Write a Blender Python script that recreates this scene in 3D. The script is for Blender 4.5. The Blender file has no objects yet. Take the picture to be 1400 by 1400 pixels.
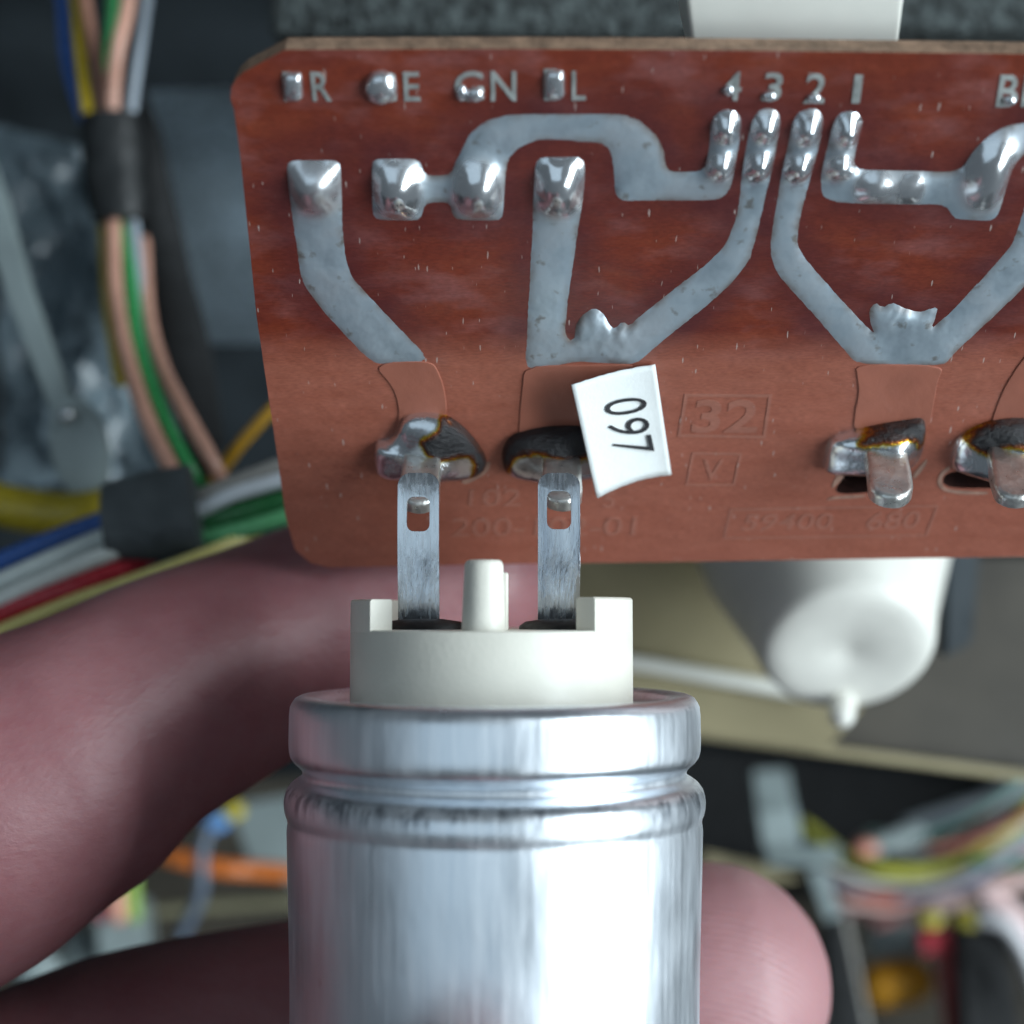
import bpy, bmesh, math, random
import numpy as np
from mathutils import Vector, Matrix, noise
from mathutils.geometry import tessellate_polygon, delaunay_2d_cdt
random.seed(7)
# Units: 1 Blender unit = 1 cm.  X right, Y away from the camera, Z up.
S = bpy.context.scene
C = S.collection
S.unit_settings.system = 'METRIC'
S.unit_settings.scale_length = 0.01
R = math.radians
F = 2000.0                       # focal length in photo pixels (1400 px frame)

# ------------------------------------------------------------------ camera
cam_d = bpy.data.cameras.new('camera')
cam = bpy.data.objects.new('camera', cam_d); C.objects.link(cam)
cam.rotation_euler = (R(90), 0, 0)
cam_d.sensor_width = 36; cam_d.lens = 36 * F / 1400
cam_d.clip_start = 0.5; cam_d.clip_end = 500
cam_d.dof.use_dof = True
cam_d.dof.focus_distance = 8.7
cam_d.dof.aperture_fstop = 0.215
cam_d.dof.aperture_blades = 0
S.camera = cam
# ------------------------------------------------------------------ world, lamps, exposure
W = bpy.data.worlds.new('World'); S.world = W; W.use_nodes = True
bg = W.node_tree.nodes['Background']
bg.inputs['Color'].default_value = (0.74, 0.88, 1.0, 1)
bg.inputs['Strength'].default_value = 0.095
def area(name, loc, target, sx, sy, power, col):
    d = bpy.data.lights.new(name, 'AREA'); d.shape = 'RECTANGLE'; d.size = sx; d.size_y = sy
    d.energy = power; d.color = col
    o = bpy.data.objects.new(name, d); C.objects.link(o); o.location = loc
    o.rotation_euler = (Vector(target) - Vector(loc)).to_track_quat('-Z', 'Y').to_euler()
    return o
area('window_light', (80, -44, 0), (0, 9, 0), 42, 115, 146000, (0.84, 0.945, 1.0))
area('front_left_fill_light', (-30, -86, 2), (0, 9, 0), 104, 72, 11000, (0.66, 0.85, 1.0))  # added fill and reflection light at front left, no known window there
S.view_settings.view_transform = 'Standard'; S.view_settings.look = 'None'
S.view_settings.exposure = 0.25; S.view_settings.gamma = 1.0
S.view_settings.use_curve_mapping = False
S.render.engine = 'CYCLES'
S.cycles.max_bounces = 4; S.cycles.diffuse_bounces = 3; S.cycles.glossy_bounces = 3; S.cycles.use_adaptive_sampling = True; S.cycles.adaptive_threshold = 0.03; S.cycles.use_denoising = True
S.cycles.sample_clamp_indirect = 6

# ------------------------------------------------------------------ materials
def nmat(name):
    m = bpy.data.materials.new(name); m.use_nodes = True
    nt = m.node_tree; b = nt.nodes['Principled BSDF']
    return m, nt, b
def N(nt, t, **kw):
    n = nt.nodes.new(t)
    for k, v in kw.items(): setattr(n, k, v)
    return n
def ramp(nt, stops, interp='LINEAR'):
    r = N(nt, 'ShaderNodeValToRGB'); cr = r.color_ramp; cr.interpolation = interp
    while len(cr.elements) > 1: cr.elements.remove(cr.elements[-1])
    cr.elements[0].position = stops[0][0]; cr.elements[0].color = (*stops[0][1], 1)
    for p, c in stops[1:]:
        e = cr.elements.new(p); e.color = (*c, 1)
    return r
def texco(nt, scale=(1, 1, 1), rot=(0, 0, 0)):
    t = N(nt, 'ShaderNodeTexCoord'); mp = N(nt, 'ShaderNodeMapping')
    mp.inputs['Scale'].default_value = scale; mp.inputs['Rotation'].default_value = rot
    nt.links.new(t.outputs['Object'], mp.inputs['Vector'])
    return mp
def nz(nt, scale, detail=4, co=None, rough=0.55):
    n = N(nt, 'ShaderNodeTexNoise'); n.inputs['Scale'].default_value = scale
    n.inputs['Detail'].default_value = detail; n.inputs['Roughness'].default_value = rough
    if co: nt.links.new(co.outputs[0], n.inputs['Vector'])
    return n
def mixc(nt, fac, a, b, mode='MIX'):
    m = N(nt, 'ShaderNodeMix'); m.data_type = 'RGBA'; m.blend_type = mode
    for val, idx in ((fac, 0), (a, 6), (b, 7)):
        if hasattr(val, 'is_linked') or hasattr(val, 'links'): nt.links.new(val, m.inputs[idx])
        elif idx == 0: m.inputs[0].default_value = val
        else: m.inputs[idx].default_value = (*val, 1)
    return m.outputs[2]
def rng(nt, val, a, b, c, d):
    m = N(nt, 'ShaderNodeMapRange')
    nt.links.new(val, m.inputs[0])
    for i, v in zip((1, 2, 3, 4), (a, b, c, d)): m.inputs[i].default_value = v
    return m.outputs[0]
def bump(nt, b, h, dist, strength=1.0, prev=None):
    bp = N(nt, 'ShaderNodeBump'); bp.inputs['Strength'].default_value = strength
    bp.inputs['Distance'].default_value = dist
    nt.links.new(h, bp.inputs['Height'])
    if prev: nt.links.new(prev.outputs[0], bp.inputs['Normal'])
    nt.links.new(bp.outputs[0], b.inputs['Normal'])
    return bp
def simple(name, col, rough=0.45, metal=0.0, var=0.18, sc=3.0, bmp=0.004, bsc=14, spec=0.5, sss=0.0, coat=0.0):
    m, nt, b = nmat(name)
    co = texco(nt)
    n1 = nz(nt, sc, 2, co)
    dark = tuple(c * (1 - var) for c in col); lite = tuple(min(1, c * (1 + var)) for c in col)
    r = ramp(nt, [(0.3, dark), (0.7, lite)])
    nt.links.new(n1.outputs[0], r.inputs[0]); nt.links.new(r.outputs[0], b.inputs['Base Color'])
    n2 = nz(nt, bsc, 3, co)
    nt.links.new(rng(nt, n2.outputs[0], 0.3, 0.7, rough * 0.8, min(1, rough * 1.25)), b.inputs['Roughness'])
    b.inputs['Metallic'].default_value = metal
    b.inputs['Specular IOR Level'].default_value = spec
    if coat: b.inputs['Coat Weight'].default_value = coat
    if sss:
        b.inputs['Subsurface Weight'].default_value = sss
        b.inputs['Subsurface Radius'].default_value = (0.10, 0.09, 0.07)
        b.inputs['Subsurface Scale'].default_value = 1.0
    if bmp: bump(nt, b, n2.outputs[0], bmp)
    return m

def board_material(name, emboss=False):
    m, nt, b = nmat(name)
    t = N(nt, 'ShaderNodeTexCoord')
    sep = N(nt, 'ShaderNodeSeparateXYZ'); nt.links.new(t.outputs['Object'], sep.inputs[0])
    # paper fibre of the laminate, running across the board
    fib = nz(nt, 1.0, 3, texco(nt, (2.6, 11, 2)), 0.6)
    fine = nz(nt, 1.0, 1, texco(nt, (25, 90, 20)), 0.6)
    blot = nz(nt, 1.6, 3, texco(nt, (1.0, 1.4, 1)), 0.6)
    up = ramp(nt, [(0.2, (0.155, 0.025, 0.012)), (0.5, (0.195, 0.034, 0.015)), (0.8, (0.23, 0.048, 0.021))])
    nt.links.new(fib.outputs[0], up.inputs[0])
    lo = ramp(nt, [(0.2, (0.30, 0.088, 0.053)), (0.5, (0.335, 0.106, 0.067)), (0.8, (0.37, 0.124, 0.081))])
    nt.links.new(fib.outputs[0], lo.inputs[0])
    # flux residue: purple-brown clouded patches in the tinned half
    flux = ramp(nt, [(0.50, (0, 0, 0)), (0.62, (1, 1, 1))]); nt.links.new(blot.outputs[0], flux.inputs[0])
    upf = mixc(nt, rng(nt, flux.outputs[0], 0, 1, 0, 0.3), up.outputs[0], (0.10, 0.022, 0.024))
    pale = nz(nt, 2.3, 3, texco(nt, (0.8, 1.9, 1), (0, 0, 0.3)), 0.6)
    upf = mixc(nt, rng(nt, pale.outputs[0], 0.48, 0.66, 0, 0.62), upf, (0.27, 0.10, 0.092))  # pale patches paint the lacquer's blotchy reflection into the base colour
    hal = N(nt, 'ShaderNodeAttribute'); hal.attribute_name = 'halo'
    hm = N(nt, 'ShaderNodeMath', operation='MULTIPLY'); nt.links.new(hal.outputs['Fac'], hm.inputs[0])
    nt.links.new(rng(nt, blot.outputs[0], 0.3, 0.65, 0.55, 1.0), hm.inputs[1])
    upf = mixc(nt, hm.outputs[0], upf, (0.085, 0.018, 0.020))
    # lacquer edge between the tinned half and the lacquered half
    wob = nz(nt, 2.0, 3, texco(nt, (1.2, 0.2, 1)))
    ad = N(nt, 'ShaderNodeMath', operation='MULTIPLY_ADD'); nt.links.new(wob.outputs[0], ad.inputs[0])
    ad.inputs[1].default_value = 0.10; nt.links.new(sep.outputs[1], ad.inputs[2])
    z = rng(nt, ad.outputs[0], -0.32, -0.06, 0, 1)
    col = mixc(nt, z, lo.outputs[0], upf)
    col = mixc(nt, 0.35, col, mixc(nt, 1.0, col, rampo(nt, fine.outputs[0], (0.55,)*3, (1.35,)*3), 'MULTIPLY'))
    # pale dust flecks and hairline scratches
    fl = nz(nt, 1.0, 0, texco(nt, (60, 11, 1)), 0.5)
    fk = rng(nt, fl.outputs[0], 0.80, 0.84, 0, 1)
    col = mixc(nt, rng(nt, fk, 0, 1, 0, 0.6), col, (0.55, 0.48, 0.44))
    if emboss: col = mixc(nt, 0.22, col, (0.42, 0.25, 0.2))
    nt.links.new(col, b.inputs['Base Color'])
    rr = N(nt, 'ShaderNodeMath', operation='MULTIPLY_ADD')
    nt.links.new(z, rr.inputs[0]); rr.inputs[1].default_value = -0.10; rr.inputs[2].default_value = 0.42
    nt.links.new(rr.outputs[0], b.inputs['Roughness'])
    b.inputs['Coat Weight'].default_value = 0.5; b.inputs['Coat Roughness'].default_value = 0.16
    b1 = bump(nt, b, blot.outputs[0], 0.05, 0.5)
    bump(nt, b, fib.outputs[0], 0.003, 0.8, b1)
    return m
def rampo(nt, val, a, b_):
    r = ramp(nt, [(0.3, a), (0.7, b_)]); nt.links.new(val, r.inputs[0]); return r.outputs[0]

def metal(name, col, r0, r1, sc=(8, 8, 8), bmp=0.006, dark=0.5, stain=None, mt=1.0):
    m, nt, b = nmat(name)
    co = texco(nt, sc)
    n1 = nz(nt, 1.0, 4, co, 0.6); n2 = nz(nt, 3.1, 2, co, 0.6)
    c = rampo(nt, n1.outputs[0], tuple(x * dark for x in col), col)
    if stain:
        n3 = nz(nt, 0.35, 4, co)
        c = mixc(nt, rng(nt, n3.outputs[0], 0.52, 0.72, 0, 0.75), c, stain)
    nt.links.new(c, b.inputs['Base Color'])
    nt.links.new(rng(nt, n2.outputs[0], 0.3, 0.7, r0, r1), b.inputs['Roughness'])
    b.inputs['Metallic'].default_value = mt
    if bmp: bump(nt, b, n1.outputs[0], bmp)
    return m

def solder_burn():
    m, nt, b = nmat('solder_with_burnt_flux')
    co = texco(nt, (5, 5, 5))
    n1 = nz(nt, 1.0, 6, co, 0.6)
    at_ = N(nt, 'ShaderNodeAttribute'); at_.attribute_name = 'burn'
    ad = N(nt, 'ShaderNodeMath', operation='MULTIPLY_ADD')
    n4 = nz(nt, 4.0, 4, co, 0.6)
    nt.links.new(n4.outputs[0], ad.inputs[0]); ad.inputs[1].default_value = 0.30
    nt.links.new(at_.outputs['Fac'], ad.inputs[2])
    r = ramp(nt, [(0.36, (0.82, 0.85, 0.88)), (0.42, (0.60, 0.55, 0.35)), (0.46, (0.55, 0.36, 0.03)), (0.51, (0.28, 0.08, 0.015)),
                  (0.56, (0.05, 0.018, 0.012)), (0.66, (0.012, 0.012, 0.014))])
    nt.links.new(ad.outputs[0], r.inputs[0])
    nt.links.new(r.outputs[0], b.inputs['Base Color'])
    nt.links.new(rng(nt, ad.outputs[0], 0.48, 0.62, 1.0, 0.0), b.inputs['Metallic'])
    nt.links.new(rng(nt, n1.outputs[0], 0.3, 0.7, 0.13, 0.30), b.inputs['Roughness'])
    b1 = bump(nt, b, n1.outputs[0], 0.014)
    cr = N(nt, 'ShaderNodeMath', operation='MULTIPLY'); n5 = nz(nt, 7.0, 4, co, 0.7)      # crusty char
    nt.links.new(n5.outputs[0], cr.inputs[0]); nt.links.new(rng(nt, ad.outputs[0], 0.45, 0.6, 0, 1), cr.inputs[1])
    bump(nt, b, cr.outputs[0], 0.018, 1.0, b1)
    return m

def tinned_material():
    m, nt, b = nmat('tinned_copper_and_solder')
    co = texco(nt, (4, 4, 4))
    n1 = nz(nt, 1.0, 3, co, 0.6); n3 = nz(nt, 0.5, 4, co)
    wet = N(nt, 'ShaderNodeAttribute'); wet.attribute_name = 'wet'
    c = rampo(nt, n1.outputs[0], (0.40, 0.49, 0.56), (0.60, 0.70, 0.77))
    c = mixc(nt, rng(nt, n3.outputs[0], 0.48, 0.62, 0, 0.7), c, (0.42, 0.46, 0.50))
    sp = nz(nt, 2.2, 3, co)
    c = mixc(nt, rng(nt, sp.outputs[0], 0.62, 0.72, 0, 0.6), c, (0.17, 0.12, 0.07))
    ed = N(nt, 'ShaderNodeAttribute'); ed.attribute_name = 'rim_stain'
    em = N(nt, 'ShaderNodeMath', operation='MULTIPLY'); nt.links.new(ed.outputs['Fac'], em.inputs[0])
    nt.links.new(rng(nt, n1.outputs[0], 0.40, 0.62, 0, 0.8), em.inputs[1])
    c = mixc(nt, em.outputs[0], c, (0.16, 0.085, 0.04))
    c = mixc(nt, wet.outputs['Fac'], c, (0.84, 0.87, 0.90))
    nt.links.new(c, b.inputs['Base Color'])
    nt.links.new(rng(nt, wet.outputs['Fac'], 0, 1, 0.62, 0.92), b.inputs['Metallic'])
    a = N(nt, 'ShaderNodeMath', operation='MULTIPLY_ADD')
    nt.links.new(wet.outputs['Fac'], a.inputs[0]); a.inputs[1].default_value = -0.20
    nt.links.new(rng(nt, n3.outputs[0], 0.35, 0.65, 0.30, 0.52), a.inputs[2])
    nt.links.new(a.outputs[0], b.inputs['Roughness'])
    bump(nt, b, n1.outputs[0], 0.010)
    return m

def aluminium():
    m, nt, b = nmat('drawn_aluminium')
    st = nz(nt, 1.0, 3, texco(nt, (26, 26, 1.3)), 0.65)        # drawing marks along the can
    blot = nz(nt, 1.0, 4, texco(nt, (2.5, 2.5, 1.2)), 0.55)
    c = rampo(nt, st.outputs[0], (0.76, 0.82, 0.88), (0.88, 0.93, 0.98))
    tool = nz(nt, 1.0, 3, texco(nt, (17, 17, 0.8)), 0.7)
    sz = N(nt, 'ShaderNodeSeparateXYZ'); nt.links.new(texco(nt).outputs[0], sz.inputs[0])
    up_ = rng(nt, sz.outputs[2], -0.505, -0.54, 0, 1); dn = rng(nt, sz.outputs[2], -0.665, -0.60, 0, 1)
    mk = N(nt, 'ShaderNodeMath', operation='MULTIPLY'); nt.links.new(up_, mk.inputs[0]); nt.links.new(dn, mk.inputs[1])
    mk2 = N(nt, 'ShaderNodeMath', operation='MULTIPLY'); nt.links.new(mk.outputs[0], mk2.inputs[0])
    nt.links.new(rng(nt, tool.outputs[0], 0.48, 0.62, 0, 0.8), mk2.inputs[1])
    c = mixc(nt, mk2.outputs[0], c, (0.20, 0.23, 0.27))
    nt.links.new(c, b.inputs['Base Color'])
    b.inputs['Metallic'].default_value = 1
    tn = N(nt, 'ShaderNodeTangent'); tn.direction_type = 'RADIAL'; tn.axis = 'Z'
    nt.links.new(tn.outputs[0], b.inputs['Tangent']); b.inputs['Anisotropic'].default_value = 0.62
    a = N(nt, 'ShaderNodeMath', operation='ADD')
    nt.links.new(rng(nt, st.outputs[0], 0.3, 0.7, 0.24, 0.33), a.inputs[0])
    nt.links.new(rng(nt, blot.outputs[0], 0.3, 0.7, 0.0, 0.12), a.inputs[1])
    nt.links.new(a.outputs[0], b.inputs['Roughness'])
    b1 = bump(nt, b, blot.outputs[0], 0.012, 0.6)
    bump(nt, b, st.outputs[0], 0.0011, 1.0, b1)
    return m

def skin():
    m, nt, b = nmat('skin')
    n1 = nz(nt, 1.3, 5, texco(nt)); n2 = nz(nt, 9, 5, texco(nt, (1, 1, 1)))
    c = rampo(nt, n1.outputs[0], (0.285, 0.112, 0.122), (0.37, 0.172, 0.182))
    c = mixc(nt, rng(nt, n2.outputs[0], 0.45, 0.75, 0, 0.35), c, (0.31, 0.095, 0.11))
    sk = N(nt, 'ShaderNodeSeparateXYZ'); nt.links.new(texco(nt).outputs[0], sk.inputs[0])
    c = mixc(nt, rng(nt, sk.outputs[0], 0.6, 1.7, 0, 0.65), c, (0.52, 0.29, 0.30))   # window light on the right fingertip, put into its colour
    nt.links.new(c, b.inputs['Base Color'])
    b.inputs['Roughness'].default_value = 0.46
    b.inputs['Subsurface Weight'].default_value = 0.25
    b.inputs['Subsurface Radius'].default_value = (0.12, 0.04, 0.025)
    b.inputs['Subsurface Scale'].default_value = 1.0
    w = N(nt, 'ShaderNodeTexWave'); w.wave_type = 'RINGS'; w.rings_direction = 'SPHERICAL'
    w.inputs['Scale'].default_value = 6.5; w.inputs['Distortion'].default_value = 2.5
    w.inputs['Detail'].default_value = 2; w.inputs['Detail Scale'].default_value = 0.8
    mp = texco(nt); mp.inputs['Location'].default_value = (-1.2, -9.6, 4.6)
    nt.links.new(mp.outputs[0], w.inputs['Vector'])
    sx = N(nt, 'ShaderNodeSeparateXYZ'); nt.links.new(texco(nt).outputs[0], sx.inputs[0])
    msk = N(nt, 'ShaderNodeMath', operation='MULTIPLY'); nt.links.new(w.outputs['Fac'], msk.inputs[0])
    nt.links.new(rng(nt, sx.outputs[0], -1.0, 1.2, 0.12, 1), msk.inputs[1])
    b1 = bump(nt, b, msk.outputs[0], 0.004, 0.5)
    n3 = nz(nt, 6.0, 4, texco(nt, (1.0, 1, 1.8), (0, 0.5, 0)), 0.6)
    bump(nt, b, n3.outputs[0], 0.012, 0.7, b1)
    return m

M = dict(
    board=board_material('phenolic_board'), emboss=board_material('lacquered_print', True),
    edge=simple('laminate_edge', (0.30, 0.19, 0.125), 0.8, var=0.35, sc=9, bsc=30, bmp=0.01),
    track=metal('tinned_copper', (0.62, 0.69, 0.74), 0.34, 0.52, (4, 4, 4), 0.006, 0.72, (0.42, 0.50, 0.56), 0.6),
    letter=metal('tinned_lettering', (0.56, 0.60, 0.58), 0.35, 0.55, (9, 9, 9), 0.01, 0.55, None, 0.5),
    solder=metal('bright_solder', (0.84, 0.87, 0.90), 0.17, 0.27, (3, 3, 3), 0.004, 0.86, None, 0.9),
    dullsolder=metal('dull_solder', (0.74, 0.74, 0.71), 0.26, 0.42, (7, 7, 7), 0.012, 0.55, None, 0.85),
    burn=solder_burn(),
    tinned=tinned_material(),
    coated=simple('lacquered_copper', (0.37, 0.130, 0.086), 0.42, 0.12, var=0.12, sc=2.5, bsc=20, bmp=0.002, coat=0.2),
    bare=simple('chipped_laminate', (0.33, 0.19, 0.14), 0.7, var=0.25, sc=14, bmp=0.006),
    char=simple('scorched_laminate', (0.035, 0.012, 0.009), 0.6, var=0.5, sc=12, bmp=0.004),
    paper=simple('label_paper', (0.80, 0.83, 0.82), 0.62, var=0.03, sc=5, bsc=40, bmp=0.002),
    ink=simple('black_print', (0.015, 0.015, 0.018), 0.6, var=0.3, sc=30, bmp=0),
    alu=aluminium(),
    cup=simple('ivory_plastic', (0.80, 0.78, 0.69), 0.42, var=0.05, sc=2, bsc=30, bmp=0.002),
    rubber=simple('black_rubber', (0.018, 0.016, 0.016), 0.6, var=0.3, bmp=0.006),
    tin=metal('tinned_terminal', (0.88, 0.92, 0.96), 0.13, 0.34, (14, 14, 1.5), 0.007, 0.74, (0.42, 0.46, 0.52), 1.0),
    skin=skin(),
    white=simple('white_plastic', (0.82, 0.82, 0.75), 0.4, var=0.03, bmp=0),
    cap=simple('milky_plastic', (0.86, 0.85, 0.78), 0.38, var=0.05, bmp=0),
    dark=simple('dark_steel', (0.045, 0.056, 0.064), 0.45, 0.3, var=0.4, sc=0.5, bsc=3, bmp=0),
    grey=simple('grey_steel', (0.40, 0.49, 0.55), 0.30, 0.45, var=0.25, sc=0.7, bsc=6, bmp=0),
    sheet=simple('grey_plastic_sheet', (0.24, 0.31, 0.35), 0.20, var=0.15, sc=1.5, bmp=0, coat=0.5),
    cream=simple('cream_enamel', (0.38, 0.33, 0.20), 0.45, var=0.12, sc=0.8, bsc=8, bmp=0),
    brown=simple('brown_grey_steel', (0.055, 0.047, 0.035), 0.55, var=0.3, sc=0.8, bsc=8, bmp=0),
    tape=simple('black_tape', (0.015, 0.017, 0.018), 0.55, var=0.35, sc=4, bsc=9, bmp=0.02),
    greytape=simple('grey_cloth_tape', (0.075, 0.088, 0.094), 0.6, var=0.3, sc=3, bsc=12, bmp=0.02),
    foam=simple('speckled_foam', (0.06, 0.072, 0.072), 0.95, var=0.85, sc=9, bsc=12, bmp=0.15),
    plastic=simple('grey_plastic', (0.30, 0.36, 0.36), 0.4, var=0.12, sc=1.5, bmp=0),
    black=simple('black_plastic', (0.012, 0.013, 0.014), 0.8, var=0.3, bmp=0),
)
_w = {}
def wmat(rgb):
    k = tuple(rgb)
    if k not in _w: _w[k] = simple('wire_insulation', tuple(min(0.85, c * 1.2 + 0.01) for c in rgb), 0.26, var=0.10, sc=1.5, bmp=0)
    return _w[k]

# ------------------------------------------------------------------ geometry helpers
def ray(px, py): return Vector(((px - 700) / F, 1, (700 - py) / F))
def at(px, py, Y): return ray(px, py) * Y
KB, VB = 22800.0, 2350.0                    # board plane:  Y * VB + F * Z = KB
_t = math.atan2(F, VB)                      # tilt of the board
BU = Vector((1, 0, 0)); BV = Vector((0, -math.sin(_t), math.cos(_t))); BN = BU.cross(BV)
_d = ray(700, 430); BO = _d * (KB / (VB + F * _d.z))
BM = Matrix(((BU.x, BV.x, BN.x, BO.x), (BU.y, BV.y, BN.y, BO.y), (BU.z, BV.z, BN.z, BO.z), (0, 0, 0, 1)))
def B(px, py, h=0.0):
    d = ray(px, py); t = (BN.dot(BO) + h) / BN.dot(d); P = d * t - BO
    return Vector((BU.dot(P), BV.dot(P), h))

def put(name, bm, mat, parent=None, smooth=None):
    me = bpy.data.meshes.new(name)
    bmesh.ops.recalc_face_normals(bm, faces=bm.faces)
    bm.to_mesh(me); bm.free()
    if mat: me.materials.append(mat)
    if smooth is not None:
        for p in me.polygons: p.use_smooth = True
        if smooth < 180: me.set_sharp_from_angle(angle=R(smooth))
    o = bpy.data.objects.new(name, me); C.objects.link(o)
    if parent: o.parent = parent
    return o
def thing(name, label, cat, loc=(0, 0, 0), rot=None, group=None):
    o = bpy.data.objects.new(name, None); C.objects.link(o); o.location = loc
    o.empty_display_size = 0.3
    if rot: o.rotation_euler = rot
    return tag(o, label, cat, group)
def tag(o, label, cat, group=None):
    o['label'] = label; o['category'] = cat
    if group: o['group'] = group
    return o
def struct(o): o['kind'] = 'structure'; return o

def chaikin(pts, n=2, closed=True, q=0.25):
    pts = [Vector(p) for p in pts]
    for _ in range(n):
        out = []
        L = len(pts)
        for i in range(L if closed else L - 1):
            a, b = pts[i], pts[(i + 1) % L]
            out += [a.lerp(b, q), a.lerp(b, 1 - q)]
        if not closed: out = [pts[0]] + out + [pts[-1]]
        pts = out
    return pts
def resample(pts, n):
    L = [0]
    P = pts + [pts[0]]
    for i in range(len(pts)): L.append(L[-1] + (P[i + 1] - P[i]).length)
    out = []; j = 0
    for k in range(n):
        d = L[-1] * k / n
        while L[j + 1] < d: j += 1
        out.append(P[j].lerp(P[j + 1], (d - L[j]) / max(1e-9, L[j + 1] - L[j])))
    return out
def plate_bm(outer, holes=(), h0=0.0, h1=0.1, bev=0.0, seg=2, fn=None):
    """flat sheet with real thickness from outlines in the local xy plane"""
    bm = bmesh.new()
    loops = [[Vector((p[0], p[1], 0)) for p in l] for l in [outer] + list(holes)]
    front = []; back = []
    for l in loops:
        front.append([bm.verts.new((p.x, p.y, h1)) for p in l])
        back.append([bm.verts.new((p.x, p.y, h0)) for p in l])
    if holes:
        ff = [v for l in front for v in l]; bb = [v for l in back for v in l]
        for a, b, c in tessellate_polygon(loops):
            try:
                bm.faces.new((ff[a], ff[b], ff[c])); bm.faces.new((bb[c], bb[b], bb[a]))
            except ValueError: pass
    else:
        bm.faces.new(front[0]); bm.faces.new(list(reversed(back[0])))
    rim = []
    for fl, bl in zip(front, back):
        n = len(fl)
        for i in range(n):
            bm.faces.new((fl[i], bl[i], bl[(i + 1) % n], fl[(i + 1) % n]))
            rim.append((fl[i], fl[(i + 1) % n]))
    bmesh.ops.recalc_face_normals(bm, faces=bm.faces)
    if bev:
        es = [bm.edges.get(p) for p in rim]
        bmesh.ops.bevel(bm, geom=[e for e in es if e], offset=bev, segments=seg, profile=0.6, affect='EDGES', clamp_overlap=True)
    return bm
def wn(o):
    m = o.modifiers.new('weighted_normals', 'WEIGHTED_NORMAL'); m.keep_sharp = True; m.weight = 80
    return o
def tube_bm(pts, rad, seg=12, bm=None, caps=True, sub=6, flat=1.0):
    """swept tube through pts (Vectors); rad a number or list; rounded ends"""
    bm = bm or bmesh.new()
    if not isinstance(rad, (list, tuple)): rad = [rad] * len(pts)
    P = [pts[0]] + list(pts) + [pts[-1]]; Rr = [rad[0]] + list(rad) + [rad[-1]]
    path = []
    for i in range(1, len(P) - 2):
        for k in range(sub):
            t = k / sub
            a, b, c, d = P[i - 1], P[i], P[i + 1], P[i + 2]
            q = 0.5 * ((2 * b) + (c - a) * t + (2 * a - 5 * b + 4 * c - d) * t * t + (3 * b - a - 3 * c + d) * t ** 3)
            path.append((q, Rr[i] + (Rr[i + 1] - Rr[i]) * (3 * t * t - 2 * t ** 3)))
    path.append((pts[-1], rad[-1]))
    if caps:                                              # hemispherical ends
        def endcap(p, q, r):
            d = (p - q).normalized()
            return [(p + d * r * math.sin(a), max(0.02 * r, r * math.cos(a))) for a in (R(25), R(48), R(68), R(82), R(89))]
        path = list(reversed(endcap(path[0][0], path[1][0], path[0][1]))) + path + endcap(path[-1][0], path[-2][0], path[-1][1])
    up = Vector((0, -1, 0.15)).normalized()
    rings = []
    for i, (p, r) in enumerate(path):
        tg = (path[min(i + 1, len(path) - 1)][0] - path[max(i - 1, 0)][0])
        tg = tg.normalized() if tg.length > 1e-9 else Vector((0, 0, 1))
        s = tg.cross(up)
        if s.length < 1e-4: s = tg.cross(Vector((1, 0, 0)))
        s.normalize(); u = s.cross(tg).normalized()
        rings.append([bm.verts.new(p + (s * math.cos(2 * math.pi * k / seg) + u * math.sin(2 * math.pi * k / seg) * flat) * r) for k in range(seg)])
    for a, b in zip(rings, rings[1:]):
        for k in range(seg): bm.faces.new((a[k], a[(k + 1) % seg], b[(k + 1) % seg], b[k]))
    bm.faces.new(list(reversed(rings[0]))); bm.faces.new(rings[-1])
    return bm
def lathe_bm(prof, seg=128, bm=None, cx=0.0, cy=0.0, capb=True, capt=True):
    bm = bm or bmesh.new()
    rings = [[bm.verts.new((cx + r * math.cos(2 * math.pi * k / seg), cy + r * math.sin(2 * math.pi * k / seg), z)) for k in range(seg)] for r, z in prof]
    for a, b in zip(rings, rings[1:]):
        for k in range(seg): bm.faces.new((a[k], a[(k + 1) % seg], b[(k + 1) % seg], b[k]))
    if capb: bm.faces.new(list(reversed(rings[0])))
    if capt: bm.faces.new(rings[-1])
    return bm
def box_bm(c, sx, sy, sz, rot=None, bev=0.0, bm=None):
    bm = bm or bmesh.new()
    m = Matrix.Translation(c) @ (rot.to_4x4() if rot else Matrix()) @ Matrix.Diagonal((sx, sy, sz, 1))
    g = bmesh.ops.create_cube(bm, size=1, matrix=m)
    if bev:
        es = list({e for v in g['verts'] for e in v.link_edges})
        bmesh.ops.bevel(bm, geom=es, offset=bev, segments=3, affect='EDGES', profile=0.5)
    return bm
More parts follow.
